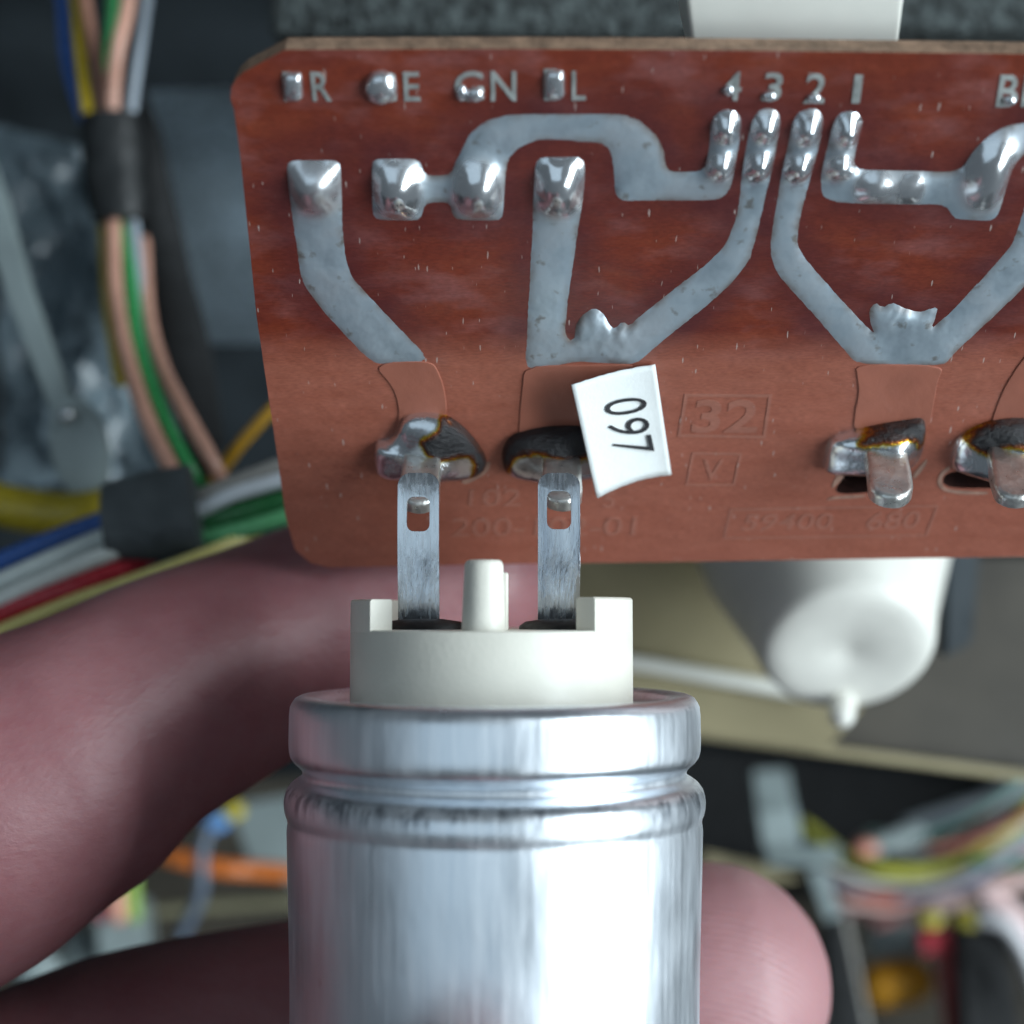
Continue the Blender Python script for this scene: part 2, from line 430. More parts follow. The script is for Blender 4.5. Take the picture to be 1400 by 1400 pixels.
def dome_bm(out, hmax, n=64, rings=10, power=2.0, base=0.0, wob=0.0, hfun=None, seed=0.0):
    """pillow of solder over an outline (list of local Vectors)"""
    out = resample(out, n)
    c = Vector((0, 0, 0))
    for p in out: c += p
    c /= n
    bm = bmesh.new(); R_ = []
    for j in range(rings):
        t = j / rings
        k = 1 - t * t * 0.35 - t * 0.65
        h = hmax * (1 - (1 - t) ** power) ** (1 / power)
        row = []
        for p in out:
            q = c + (p - c) * k
            hh = h * (1 + wob * noise.noise(Vector((q.x * 4 + seed, q.y * 4, seed))))
            if hfun: hh *= hfun(q)
            row.append(bm.verts.new((q.x, q.y, base + hh)))
        R_.append(row)
    for a, b in zip(R_, R_[1:]):
        for k in range(n): bm.faces.new((a[k], a[(k + 1) % n], b[(k + 1) % n], b[k]))
    top = bm.verts.new((c.x, c.y, base + hmax * (hfun(c) if hfun else 1)))
    for k in range(n): bm.faces.new((R_[-1][k], R_[-1][(k + 1) % n], top))
    return bm
def text_mesh(s, offset=0.0, extrude=0.0):
    cu = bpy.data.curves.new('t', 'FONT'); cu.body = s; cu.size = 1; cu.offset = offset
    cu.resolution_u = 4; cu.extrude = 0.5 if extrude else 0
    o = bpy.data.objects.new('t', cu); C.objects.link(o)
    bpy.context.view_layer.update()
    me = bpy.data.meshes.new_from_object(o)
    bpy.data.objects.remove(o); bpy.data.curves.remove(cu)
    return me
def quad_text(name, s, quad, h0, h1, mat, parent, offset=0.0, hq=None):
    """lettering set inside a quad given TL, TR, BR, BL; real thickness h0..h1"""
    me = text_mesh(s, offset, 1)
    xs = [v.co.x for v in me.vertices]; ys = [v.co.y for v in me.vertices]
    x0, x1, y0, y1 = min(xs), max(xs), min(ys), max(ys)
    tl, tr, br, bl = [B(*q) for q in quad]
    for v in me.vertices:
        a = (v.co.x - x0) / (x1 - x0); b = (v.co.y - y0) / (y1 - y0)
        p = bl.lerp(br, a).lerp(tl.lerp(tr, a), b)
        top = v.co.z > 0
        e = hq(p) if hq else 0
        v.co = (p.x, p.y, e + (h1 if top else h0))
    me.materials.clear(); me.materials.append(mat)
    for p in me.polygons: p.use_smooth = False
    o = bpy.data.objects.new(name, me); C.objects.link(o); o.parent = parent
    return o

# ------------------------------------------------------------------ setting: inside of the open steel cabinet
def slab(name, a, b, mat):
    a, b = Vector(a), Vector(b)
    d = b - a
    return struct(put(name, box_bm((a + b) / 2, *[abs(x) for x in d]), mat))
slab('chassis_back', (-22, 40, -20), (22, 40.4, 20), M['dark'])
slab('chassis_side_right', (15, 18, -20), (15.3, 40, 20), M['dark'])
slab('chassis_side_left', (-15.3, 11.5, -20), (-15, 40, 20), M['dark'])
slab('chassis_top', (-15, 11.5, 12), (15, 40, 12.3), M['dark'])
slab('chassis_floor', (-15, 13, -13.3), (15, 40, -13), M['dark'])

# ------------------------------------------------------------------ circuit board
board = thing('circuit_board', 'red brown circuit board, solder side, with silvery tracks and lettering', 'circuit board')
board.matrix_world = BM
T = 0.16
outer_px = [(389, 68), (700, 67), (1000, 69), (1400, 74), (1760, 79), (1760, 755), (1400, 761), (1000, 767), (700, 771), (450, 776), (425, 770),
            (404, 752), (396, 728), (390, 703), (380, 629), (351, 434), (329, 217), (320, 150), (315, 135), (316, 120), (324, 107), (334, 98)]
slots = []
def slot(pts): slots.append(chaikin([B(*p) for p in pts], 2))
slot([(1136, 676), (1154, 652), (1160, 640), (1225, 640), (1240, 655), (1236, 666), (1186, 674)])
slot([(1286, 657), (1300, 642), (1404, 642), (1404, 664), (1354, 668), (1296, 667)])
slot([(516, 648), (530, 632), (640, 632), (648, 646), (612, 655), (560, 655)])
slot([(700, 640), (790, 630), (800, 650), (780, 655), (715, 652)])
OUTL = []
def track(pts, name='track', mat='track', h=0.014, it=2, bev=0.009, q=0.2):
    return wn(put(name, plate_bm(chaikin([B(*p) for p in pts], it, True, q), (), -0.002, h, bev, 2), M[mat], board, 50))
def tinned(pts, blobs=(), crinkle=(), it=2, q=0.15, film=0.009):
    """one continuous tinned run: thin film with rounded edges that swells into solder pillows on its pads"""
    out = chaikin([B(*p) for p in pts], it, True, q)
    per = sum((out[i] - out[i - 1]).length for i in range(len(out)))
    out = resample(out, max(60, int(per / 0.03)))
    P = np.array([(p.x, p.y) for p in out]); OUTL.append(P)
    def edge_d(Q):
        A = P; Bq = np.roll(P, -1, 0); ab = Bq - A
        t = np.clip(((Q[:, None] - A) * ab).sum(2) / (ab ** 2).sum(1), 0, 1)
        return np.sqrt((((Q[:, None] - A) - t[..., None] * ab) ** 2).sum(2)).min(1)
    x0, y0 = P.min(0); x1, y1 = P.max(0); st = 0.026
    gx, gy = np.meshgrid(np.arange(x0, x1, st), np.arange(y0, y1, st))
    gx = gx + (np.arange(gx.shape[0]) % 2)[:, None] * st / 2
    Q = np.stack([gx.ravel(), gy.ravel()], 1)
    nxt = np.roll(P, -1, 0)
    cr = (P[:, 1][None] > Q[:, 1][:, None]) != (nxt[:, 1][None] > Q[:, 1][:, None])
    xi = (nxt[:, 0] - P[:, 0])[None] * (Q[:, 1][:, None] - P[:, 1][None]) / np.where(nxt[:, 1] == P[:, 1], 1e-9, nxt[:, 1] - P[:, 1])[None] + P[:, 0][None]
    Q = Q[((cr & (Q[:, 0][:, None] < xi)).sum(1) % 2) == 1]
    Q = Q[edge_d(Q) > 0.012]
    # two close rings inside the outline keep the rounded edge crisp
    allv = [Vector((a, b)) for a, b in P] + [Vector((a, b)) for a, b in Q]
    n = len(P)
    vv, ee, ff, *_ = delaunay_2d_cdt(allv, [(k, (k + 1) % n) for k in range(n)], [], 1, 1e-6)
    V = np.array([(v.x, v.y) for v in vv]); d = edge_d(V)
    def rim(w): return np.sqrt(np.clip(1 - (1 - np.clip(d / w, 0, 1)) ** 2, 0, 1))
    h = film * rim(0.024)
    wet = np.zeros(len(V)); bid = np.full(len(V), -1)
    for k, (cx, cy, rx, ry, hh) in enumerate(blobs):
        c = B(cx, cy); ru = (B(cx + rx, cy) - c).length; rv = (B(cx, cy + ry) - c).length
        sl = (B(cx, cy - 30).x - c.x) / max(1e-6, B(cx, cy - 30).y - c.y)
        rho = ((np.abs(V[:, 0] - c.x) / ru) ** 2.1 + (np.abs(V[:, 1] - c.y) / rv) ** 2.1) ** (1 / 2.1)
        w = np.where(rho < 1, np.cos(np.clip(rho, 0, 1) * math.pi / 2) ** 1.5, 0)
        h = h + hh * w * rim(0.055)
        wet = np.maximum(wet, np.clip(w * 3.5, 0, 1)); bid = np.where(w > 0.12, k, bid)
    E = np.array(ee); deg = np.bincount(E.ravel(), minlength=len(V))[:, None]
    for _ in range(7):                       # surface tension rounds the solder off
        acc = np.zeros(len(V)); np.add.at(acc, E[:, 0], h[E[:, 1]]); np.add.at(acc, E[:, 1], h[E[:, 0]])
        h = np.where(d < 0.004, h, 0.4 * h + 0.6 * acc / np.maximum(1, deg[:, 0]))
    nn = np.array([noise.noise(Vector((a * 3.1, b * 3.1, 5))) for a, b in V])
    h = h * (1 + 0.10 * nn)
    for (cx, cy, rx, ry, hh) in crinkle:
        c = B(cx, cy); ru = (B(cx + rx, cy) - c).length; rv = (B(cx, cy + ry) - c).length
        w = np.exp(-((V[:, 0] - c.x) / ru) ** 2 - ((V[:, 1] - c.y) / rv) ** 2)
        n2 = np.array([abs(noise.noise(Vector((a * 13, b * 7, 2)))) + 0.5 * noise.noise(Vector((a * 29, b * 19, 9))) for a, b in V])
        h = h + hh * w * (0.4 + n2) * rim(0.03)
    co = np.column_stack([V, h - 0.001])
    full = bpy.data.meshes.new('track'); full.from_pydata([tuple(x) for x in co], [], [tuple(f) if (V[f[1]][0]-V[f[0]][0])*(V[f[2]][1]-V[f[0]][1])-(V[f[1]][1]-V[f[0]][1])*(V[f[2]][0]-V[f[0]][0]) > 0 else tuple(reversed(f)) for f in ff])
    full.update()
    vn = [v.normal.copy() for v in full.vertices]
    faces = [tuple(p.vertices) for p in full.polygons]
    groups = {}
    for f in faces:
        b = [bid[i] for i in f]; key = b[0] if b[0] == b[1] == b[2] else -1
        groups.setdefault(int(key), []).append(f)
    root = None
    for key in sorted(groups):
        fs = groups[key]; ids = sorted({i for f in fs for i in f}); mp = {i: k for k, i in enumerate(ids)}
        me = bpy.data.meshes.new('track' if key < 0 else 'solder_pad')
        me.from_pydata([tuple(co[i]) for i in ids], [], [tuple(mp[i] for i in f) for f in fs])
        for p in me.polygons: p.use_smooth = True
        me.materials.append(M['tinned'])
        a = me.attributes.new('wet', 'FLOAT', 'POINT'); a.data.foreach_set('value', [float(wet[i]) for i in ids])
        a = me.attributes.new('rim_stain', 'FLOAT', 'POINT'); a.data.foreach_set('value', [float(math.exp(-(d[i] / 0.03) ** 2)) for i in ids])
        me.normals_split_custom_set_from_vertices([vn[i] for i in ids])
        o = bpy.data.objects.new(me.name, me); C.objects.link(o)
        if key < 0: root = o; o.parent = board
        else: o.parent = root
    bpy.data.meshes.remove(full)
    return root
A_ = [(398, 219), (460, 219), (466, 224), (469, 311), (474, 354), (483, 380), (534, 435), (589, 491), (588, 495), (548, 499), (508, 498), (443, 429), (414, 391), (407, 363),
      (399, 297), (392, 230), (392, 224)]
tinned(A_, [(430, 250, 44, 52, 0.12)])
track([(508, 496), (589, 492), (600, 508), (609, 535), (612, 575), (560, 600), (534, 598), (546, 572), (543, 545), (535, 525)], 'lacquered_track', 'coated', 0.010, q=0.25)
Bt = [(508, 222), (514, 217), (570, 217), (577, 224), (580, 239), (617, 238), (622, 222), (630, 208), (640, 183), (663, 164), (697, 155), (849, 154), (876, 164), (898, 184), (909, 206),
      (911, 226), (917, 234), (963, 233), (968, 211), (973, 166), (981, 154), (994, 149), (1007, 153), (1014, 164), (1011, 196), (1001, 250), (996, 266), (980, 276), (853, 276),
      (841, 268), (837, 223), (832, 204), (822, 196), (737, 191), (710, 203), (695, 218), (691, 240), (688, 296), (682, 302), (624, 301), (618, 294), (615, 277), (581, 278),
      (577, 296), (571, 302), (516, 301), (509, 295)]
tinned(Bt, [(542, 258, 42, 50, 0.12), (654, 258, 42, 50, 0.12), (995, 172, 26, 27, 0.13), (986, 225, 26, 24, 0.13)], [(850, 262, 14, 14, 0.02)])
Ct = [(732, 222), (738, 215), (792, 214), (800, 222), (799, 257), (788, 340), (777, 415), (773, 455), (779, 466), (786, 462), (786, 446), (796, 430), (812, 420), (826, 428), (833, 444), (841, 450), (851, 438), (861, 446), (871, 434), (969, 357), (991, 334), (1006, 297), (1014, 240),
      (1020, 200), (1028, 166), (1036, 152), (1049, 147), (1062, 151), (1068, 165), (1060, 211), (1049, 263), (1037, 317), (1026, 357), (1000, 389), (966, 420), (894, 477),
      (869, 499), (823, 497), (790, 495), (754, 502), (731, 506), (717, 502), (720, 437), (729, 269)]
tinned(Ct, [(765, 252, 44, 54, 0.11), (1048, 172, 26, 27, 0.13), (1038, 225, 26, 24, 0.13)], [(812, 450, 34, 28, 0.026), (850, 470, 30, 26, 0.016)])
track([(717, 500), (869, 497), (850, 515), (842, 560), (840, 600), (709, 596), (711, 557)], 'lacquered_track', 'coated', 0.010, q=0.12)
Dt = [(1083, 171), (1090, 154), (1111, 147), (1122, 153), (1126, 165), (1121, 196), (1109, 240), (1094, 303), (1090, 340), (1171, 431), (1196, 456), (1190, 444), (1187, 424), (1197, 412), (1207, 421), (1220, 412), (1236, 421), (1258, 427), (1284, 417), (1278, 440), (1272, 450), (1300, 426), (1363, 357),
      (1383, 334), (1400, 283), (1428, 180), (1470, 180), (1440, 310), (1420, 370), (1400, 394), (1374, 420), (1306, 483), (1291, 501), (1169, 499), (1149, 474), (1117, 437), (1060, 374), (1051, 343), (1060, 277)]
tinned(Dt, [(1106, 174, 28, 28, 0.14), (1093, 227, 27, 24, 0.13)], [(1235, 432, 44, 24, 0.026)])
track([(1169, 497), (1291, 499), (1282, 520), (1278, 545), (1270, 590), (1166, 590), (1168, 565), (1174, 535), (1172, 517)], 'lacquered_track', 'coated', 0.010, q=0.2)
track([(1420, 470), (1396, 492), (1372, 530), (1357, 569), (1352, 600), (1480, 600), (1500, 470)], 'lacquered_track', 'coated', 0.010, q=0.2)
Et = [(1139, 171), (1146, 156), (1160, 151), (1174, 155), (1180, 167), (1171, 200), (1167, 224), (1174, 232), (1300, 234), (1317, 229), (1331, 206), (1351, 186), (1377, 171), (1410, 166), (1500, 166), (1500, 206),
      (1405, 206), (1386, 226), (1374, 263), (1366, 293), (1357, 303), (1304, 300), (1298, 290), (1291, 281), (1140, 278), (1122, 268), (1122, 240), (1134, 189)]
tinned(Et, [(1161, 176, 28, 28, 0.14), (1148, 226, 26, 22, 0.11), (1196, 254, 36, 30, 0.06), (1242, 258, 26, 30, 0.045), (1352, 236, 44, 62, 0.10)])

# the laminate itself; its front is a fine mesh that carries how close the flux-stained copper is
def laminate():
    loops = [[(p[0], p[1]) for p in resample([Vector((q[0], q[1], 0)) for q in l], n)] for l, n in [([B(*p) for p in outer_px], 260)] + [(l, 40) for l in slots]]
    loops[0] = [(p.x, p.y) for p in [B(*q) for q in outer_px]]
    pts = []; ed = []
    for l in loops:
        b = len(pts); pts += l; ed += [(b + k, b + (k + 1) % len(l)) for k in range(len(l))]
    nb = len(pts)
    P0 = np.array(loops[0]); st = 0.07
    gx, gy = np.meshgrid(np.arange(P0[:, 0].min() + .03, P0[:, 0].max(), st), np.arange(P0[:, 1].min() + .03, P0[:, 1].max(), st))
    g = np.stack([gx.ravel(), gy.ravel()], 1) + np.random.RandomState(3).uniform(-.01, .01, (gx.size, 2))
    vv, ee, ff, *_ = delaunay_2d_cdt([Vector(p) for p in pts] + [Vector(p) for p in g], ed, [], 4, 1e-6)
    V = np.array([(v.x, v.y) for v in vv])
    T_ = np.concatenate(OUTL)
    d = np.concatenate([np.sqrt(((c[:, None] - T_[None]) ** 2).sum(2)).min(1) for c in np.array_split(V, 12)])
    halo = 0.9 * np.exp(-(d / 0.17) ** 2)
    bm = bmesh.new(); lay = bm.verts.layers.float.new('halo')
    fv = [bm.verts.new((x, y, 0)) for x, y in V]
    for v, h in zip(fv, halo): v[lay] = float(h)
    def inside(x, y, l):
        r = False
        for k in range(len(l)):
            (ax_, ay_), (bx_, by_) = l[k], l[(k + 1) % len(l)]
            if (ay_ > y) != (by_ > y) and x < (bx_ - ax_) * (y - ay_) / (by_ - ay_) + ax_: r = not r
        return r
    for f in ff:
        a, b, c = [V[k] for k in f[:3]]
        m = (a + b + c) / 3
        if any(inside(m[0], m[1], l) for l in loops[1:]): continue
        cr = (b[0] - a[0]) * (c[1] - a[1]) - (b[1] - a[1]) * (c[0] - a[0])
        bm.faces.new([fv[k] for k in (f if cr > 0 else reversed(f))])
    for v in [v for v in bm.verts if not v.link_faces]: bm.verts.remove(v)
    rimE = [e for e in bm.edges if len(e.link_faces) == 1]
    ex = bmesh.ops.extrude_edge_only(bm, edges=rimE)
    for v in [x for x in ex['geom'] if isinstance(x, bmesh.types.BMVert)]: v.co.z = -T
    back = [e for e in bm.edges if len(e.link_faces) == 1]
    bmesh.ops.triangle_fill(bm, edges=back, use_beauty=True)
    o = put('laminate', bm, M['board'], board)
    o.data.materials.append(M['edge']); o.data.materials.append(M['char'])    # raw cut edge; scorched slot walls
    for p in o.data.polygons:
        if abs(p.normal.z) < 0.5:
            sl = any(min((Vector((q[0], q[1])) - Vector((p.center.x, p.center.y))).length for q in l) < 0.06 for l in loops[1:])
            p.material_index = 2 if sl else 1
    return o
laminate()
# solder pillows on the pads
def blob(pts, h, seed=0, mat='solder', name='solder_pad', wob=0.12, n=72, rings=14, power=2.0, it=2, q=0.17):
    return put(name, dome_bm(chaikin([B(*p) for p in pts], it, True, q), h, n, rings, power, 0.0, wob, None, seed), M[mat], board, 180)
# soldered lug joints with burnt flux
def dist_poly(p, poly):
    ins = False; best = 1e9; n = len(poly)
    for i in range(n):
        a, b = poly[i], poly[(i + 1) % n]
        ab = b - a; t = max(0, min(1, (p - a).dot(ab) / max(1e-12, ab.dot(ab))))
        best = min(best, (p - a - ab * t).length)
        if (a.y > p.y) != (b.y > p.y) and p.x < (b.x - a.x) * (p.y - a.y) / (b.y - a.y) + a.x: ins = not ins
    return best if ins else -best
def joint(outl, burn, h, seed, peak):
    ol = chaikin([B(*p) for p in outl], 2); bl = chaikin([B(*p) for p in burn], 2)
    pk = B(*peak)
    def hf(q): return 0.62 + 0.38 * math.exp(-((q.x - pk.x) / 0.16) ** 2 - ((q.y - pk.y) / 0.22) ** 2)
    bm = dome_bm(ol, h, 120, 26, 2.6, -0.002, 0.35, hf, seed)
    bm.verts.ensure_lookup_table()
    vals = [0.25 + max(-0.25, min(0.6, dist_poly(Vector((v.co.x, v.co.y, 0)), [Vector((p.x, p.y, 0)) for p in bl]) * 5.0)) for v in bm.verts]
    o = put('solder_joint', bm, M['burn'], board, 180)
    a = o.data.attributes.new('burn', 'FLOAT', 'POINT'); a.data.foreach_set('value', vals)
    return o
joint([(550, 568), (575, 561), (605, 563), (632, 580), (655, 606), (668, 630), (660, 644), (630, 652), (585, 650), (545, 650), (514, 646), (510, 622), (512, 602), (530, 600), (543, 588)],
      [(600, 558), (640, 575), (675, 625), (665, 655), (640, 655), (646, 620), (636, 612), (600, 614), (576, 600), (572, 582), (596, 576)], 0.20, 3, (580, 625))
joint([(684, 622), (692, 600), (712, 588), (750, 580), (800, 580), (838, 590), (846, 625), (830, 645), (770, 650), (710, 650), (690, 642)],
      [(680, 640), (680, 600), (710, 575), (760, 570), (850, 575), (850, 612), (790, 612), (740, 604), (705, 612), (696, 646)], 0.20, 8, (765, 630))
joint([(1124, 636), (1130, 606), (1140, 594), (1160, 588), (1200, 578), (1240, 572), (1264, 568), (1266, 590), (1260, 622), (1242, 640), (1190, 640), (1150, 642), (1126, 640)],
      [(1160, 592), (1200, 570), (1275, 560), (1272, 585), (1258, 603), (1246, 600), (1242, 586), (1205, 588), (1175, 598)], 0.20, 13, (1212, 605))
joint([(1296, 634), (1304, 606), (1318, 590), (1350, 574), (1390, 568), (1440, 575), (1450, 620), (1430, 655), (1360, 652), (1310, 642)],
      [(1310, 594), (1350, 568), (1395, 560), (1440, 570), (1430, 595), (1380, 592), (1362, 596), (1346, 610), (1322, 602)], 0.20, 17, (1385, 605))
# lugs standing out of the board
def lug(px, py, L, w, lean, seed):
    p = B(px, py)
    r = w / 2
    out = [(-r, -0.16), (r, -0.16)]
    for i in range(11):
        a = math.pi * i / 10
        out.append((r * math.cos(a), L - r + r * math.sin(a)))
    bm = plate_bm(out, (), -0.045, 0.045, 0.036, 3)
    bmesh.ops.subdivide_edges(bm, edges=[e for e in bm.edges if e.calc_length() > 0.12], cuts=4, use_grid_fill=True)
    # lug local x -> board u, local y -> board normal, local z -> board v
    mt = Matrix(((1, lean, 0, p.x), (0, 0, 1, p.y), (0, 1, 0, p.z), (0, 0, 0, 1)))
    bm.transform(mt)
    for v in bm.verts:
        v.co += Vector((1, 1, 0)) * 0.006 * noise.noise(v.co * 7 + Vector((seed, 0, 0)))
    return put('lug', bm, M['dullsolder'], board, 60)
lug(578, 612, 0.60, 0.245, 0.0, 1)
lug(766, 612, 0.58, 0.25, 0.0, 2)
lug(1208, 602, 0.62, 0.265, -0.10, 3)
lug(1376, 602, 0.62, 0.265, -0.15, 4)
# chipped pale laminate beside the slots
for pts in ([(628, 658), (650, 645), (664, 632), (672, 630), (668, 645), (650, 656), (636, 662)],
            [(1136, 682), (1180, 680), (1186, 676), (1138, 678), (1128, 684)],
            [(1150, 645), (1156, 650), (1142, 664), (1136, 668), (1140, 655)],
            [(1246, 650), (1262, 632), (1268, 626), (1266, 636), (1250, 656)],
            [(1280, 664), (1284, 646), (1298, 636), (1300, 641), (1288, 650), (1288, 664), (1300, 670), (1352, 672), (1350, 676), (1298, 675)]):
    track(pts, 'chipped_edge', 'bare', 0.006, 2, 0.002, 0.25)

# tinned lettering along the top
for s, q in [('B', [(386, 98), (412, 98), (415, 138), (389, 138)]), ('R', [(424, 98), (450, 98), (454, 138), (428, 138)]),
             ('G', [(500, 98), (541, 98), (543, 140), (502, 140)]), ('E', [(551, 98), (573, 98), (575, 138), (553, 138)]),
             ('G', [(621, 97), (661, 97), (662, 139), (622, 139)]), ('N', [(671, 97), (706, 97), (706, 138), (671, 138)]),
             ('B', [(744, 94), (772, 94), (772, 137), (744, 137)]), ('L', [(782, 97), (801, 97), (801, 137), (782, 137)]),
             ('4', [(990, 98), (1016, 98), (1012, 137), (986, 137)]), ('3', [(1047, 99), (1073, 99), (1066, 139), (1040, 139)]),
             ('2', [(1104, 100), (1132, 100), (1126, 141), (1098, 141)]), ('1', [(1169, 102), (1180, 102), (1175, 141), (1164, 141)]),
             ('B', [(1368, 102), (1396, 102), (1390, 146), (1361, 146)]), ('R', [(1402, 102), (1430, 102), (1424, 146), (1395, 146)])]:
    quad_text('letter', s, q, -0.002, 0.005, M['letter'], board, 0.012)
def sb(cx, cy, rx, ry, h, seed):
    pts = [(cx + rx * math.cos(a * math.pi / 6), cy + ry * math.sin(a * math.pi / 6)) for a in range(12)]
    blob(pts, h, seed, name='solder_drop', n=40, rings=8, it=1)
def fill(x0, y0, x1, y1, h, seed, dx=2): blob([(x0, y0), (x1, y0), (x1 + dx, y1), (x0 + dx, y1)], h, seed, name='solder_drop', n=48, rings=10, wob=0.5)
fill(387, 98, 413, 138, 0.045, 50); sb(521, 119, 23, 24, 0.07, 51); fill(745, 95, 772, 136, 0.045, 53, 0)
sb(650, 128, 13, 11, 0.045, 52); sb(631, 127, 8, 12, 0.03, 59); sb(996, 123, 8, 8, 0.03, 54); sb(1052, 131, 10, 7, 0.028, 55); sb(1113, 134, 10, 7, 0.028, 56); sb(1380, 137, 10, 7, 0.03, 57)
# raised print under the lacquer
for s, q in [('32', [(952, 546), (1040, 546), (1034, 592), (944, 592)]), ('V', [(962, 628), (990, 628), (985, 656), (958, 656)]),
             ('59400', [(1020, 703), (1142, 701), (1136, 723), (1012, 725)]), ('680', [(1190, 700), (1262, 698), (1254, 722), (1182, 724)]),
             ('102', [(642, 668), (714, 668), (712, 692), (640, 692)]), ('5', [(826, 672), (842, 672), (840, 694), (824, 694)]),
             ('200-102-01', [(618, 708), (872, 706), (868, 732), (616, 734)])]:
    quad_text('raised_print', s, q, -0.002, 0.0035, M['emboss'], board, 0.02 if s == '32' else 0.008)
def frame(q, w):
    o_ = [B(*p) for p in q]; c = sum(o_, Vector()) / 4
    i_ = []
    for k, p in enumerate(o_):
        dx = -w if p.x > c.x else w; dy = -w if p.y > c.y else w
        i_.append(p + Vector((dx, dy, 0)))
    put('raised_frame', plate_bm(o_, [i_], -0.002, 0.0035), M['emboss'], board)
frame([(936, 538), (1056, 539), (1047, 599), (926, 597)], 0.022)
frame([(946, 618), (1015, 619), (1005, 664), (937, 664)], 0.018)
frame([(998, 695), (1284, 690), (1268, 733), (988, 737)], 0.018)
# plug housing on the component side, standing behind the top edge
hh = -T - 0.25
q = [B(950, 110, hh), B(1222, 110, hh), B(1236, 0, hh), B(1252, -130, hh), B(918, -130, hh), B(938, 0, hh)]
hs = plate_bm(q, (), -T - 1.3, hh, 0.03, 3)
put('plug_housing', hs, M['white'], board, 40)

for xa, xb in ((500, 830), (1110, 1460)):
    a_, b_ = B(xa, 640), B(xb, 640)
    put('slot_backing', box_bm(((a_.x + b_.x) / 2, a_.y - 0.02, -T - 0.34), b_.x - a_.x, 0.5, 0.6, None, 0.03), M['black'], board, 40)  # black blocks added behind the slots so the openings look dark

# ------------------------------------------------------------------ paper label
lab = thing('paper_label', 'torn white paper sticker printed 097 stuck askew on the board', 'label')
lab.matrix_world = BM
cTL, cTR, cBR, cBL = (782, 527), (896, 499), (918, 649), (817, 681)
def lab_h(a, b): return 0.235 * (1 - a) ** 1.5 * (0.75 + 0.25 * b) + 0.03 + 0.012 * math.sin(3.1 * b)
bm = bmesh.new(); G = 18; vs = []
for j in range(G + 1):
    row = []
    for i in range(G + 1):
        a, b = i / G, j / G
        x = (cTL[0] * (1 - a) + cTR[0] * a) * (1 - b) + (cBL[0] * (1 - a) + cBR[0] * a) * b
        y = (cTL[1] * (1 - a) + cTR[1] * a) * (1 - b) + (cBL[1] * (1 - a) + cBR[1] * a) * b
        y += b * (-6 * math.sin(a * math.pi)) + (1 - b) * (-3 * math.sin(a * math.pi)) + random.uniform(-.5, .5) * (j in (0, G))
        row.append(bm.verts.new(B(x, y, lab_h(a, b))))
    vs.append(row)
for j in range(G):
    for i in range(G): bm.faces.new((vs[j][i], vs[j][i + 1], vs[j + 1][i + 1], vs[j + 1][i]))
o = put('paper', bm, M['paper'], lab, 180)
o.modifiers.new('thickness', 'SOLIDIFY').thickness = 0.012
def lab_point(px, py):
    # invert the label's bilinear patch (a few Newton-like steps)
    a = b = 0.5
    for _ in range(25):
        x = (cTL[0] * (1 - a) + cTR[0] * a) * (1 - b) + (cBL[0] * (1 - a) + cBR[0] * a) * b
        y = (cTL[1] * (1 - a) + cTR[1] * a) * (1 - b) + (cBL[1] * (1 - a) + cBR[1] * a) * b
        a += (px - x) / 125 - (py - y) / 700; b += (py - y) / 155 + (px - x) / 900
    return B(px, py, lab_h(max(0, min(1, a)), max(0, min(1, b))) + 0.013)
def label_digit(s, tl, tr, br, bl):
    me = text_mesh(s, -0.008, 0)
    bm = bmesh.new(); bm.from_mesh(me)
    bmesh.ops.triangulate(bm, faces=bm.faces)
    xs = [v.co.x for v in bm.verts]; ys = [v.co.y for v in bm.verts]
    x0, x1, y0, y1 = min(xs), max(xs), min(ys), max(ys)
    for v in bm.verts:
        a = (v.co.x - x0) / (x1 - x0); b = (v.co.y - y0) / (y1 - y0)
        top = Vector(tl).lerp(Vector(tr), a); bot = Vector(bl).lerp(Vector(br), a)
        p = bot.lerp(top, b)
        v.co = lab_point(p.x, p.y)
    put('printed_digit', bm, M['ink'], lab)
# digits lie on their side: tops to the right, read downwards
label_digit('0', (883, 541), (886, 562), (829, 571), (826, 549))
label_digit('9', (886, 569), (890, 591), (834, 598), (830, 577))
label_digit('7', (890, 594), (895, 617), (840, 619), (836, 606))

# ------------------------------------------------------------------ capacitor
TH = math.atan2(130, F)
CC = Vector((-0.102, 8.77, -1.09))
cs, sn = math.cos(TH), math.sin(TH)
def zf(y, r):                             # height on the can axis of a front point at radius r seen at photo row y
    k = (700 - y) / F
    return (k * (CC.y - r * cs) - CC.z - r * sn) / (cs - k * sn)
cap = thing('electrolytic_capacitor', 'silver aluminium can capacitor with ivory top held up in front of the board', 'capacitor', CC, (-TH, 0, 0))
body = [(1.206, -5.0), (1.196, zf(1560, 1.2)), (1.205, zf(1390, 1.205)), (1.222, zf(1250, 1.222)), (1.229, zf(1180, 1.229)), (1.226, zf(1171, 1.226)), (1.223, zf(1166, 1.223)), (1.227, zf(1160, 1.227)),
        (1.238, zf(1153, 1.238)), (1.245, zf(1144, 1.245)), (1.247, zf(1135, 1.247)), (1.243, zf(1126, 1.243)), (1.232, zf(1116, 1.232)), (1.208, zf(1106, 1.208)), (1.178, zf(1099, 1.178)),
        (1.148, zf(1094, 1.148)), (1.136, zf(1088, 1.136)), (1.140, zf(1082, 1.14)), (1.160, zf(1076, 1.16)), (1.190, zf(1070, 1.19)), (1.210, zf(1063, 1.21)), (1.219, zf(1054, 1.219)),
        (1.222, zf(1040, 1.222)), (1.221, zf(1000, 1.221)), (1.217, zf(986, 1.217)), (1.206, -0.045), (1.188, -0.018), (1.16, -0.004), (1.12, 0.0), (1.08, -0.006), (1.05, -0.03), (1.03, -0.07), (0.6, -0.075)]
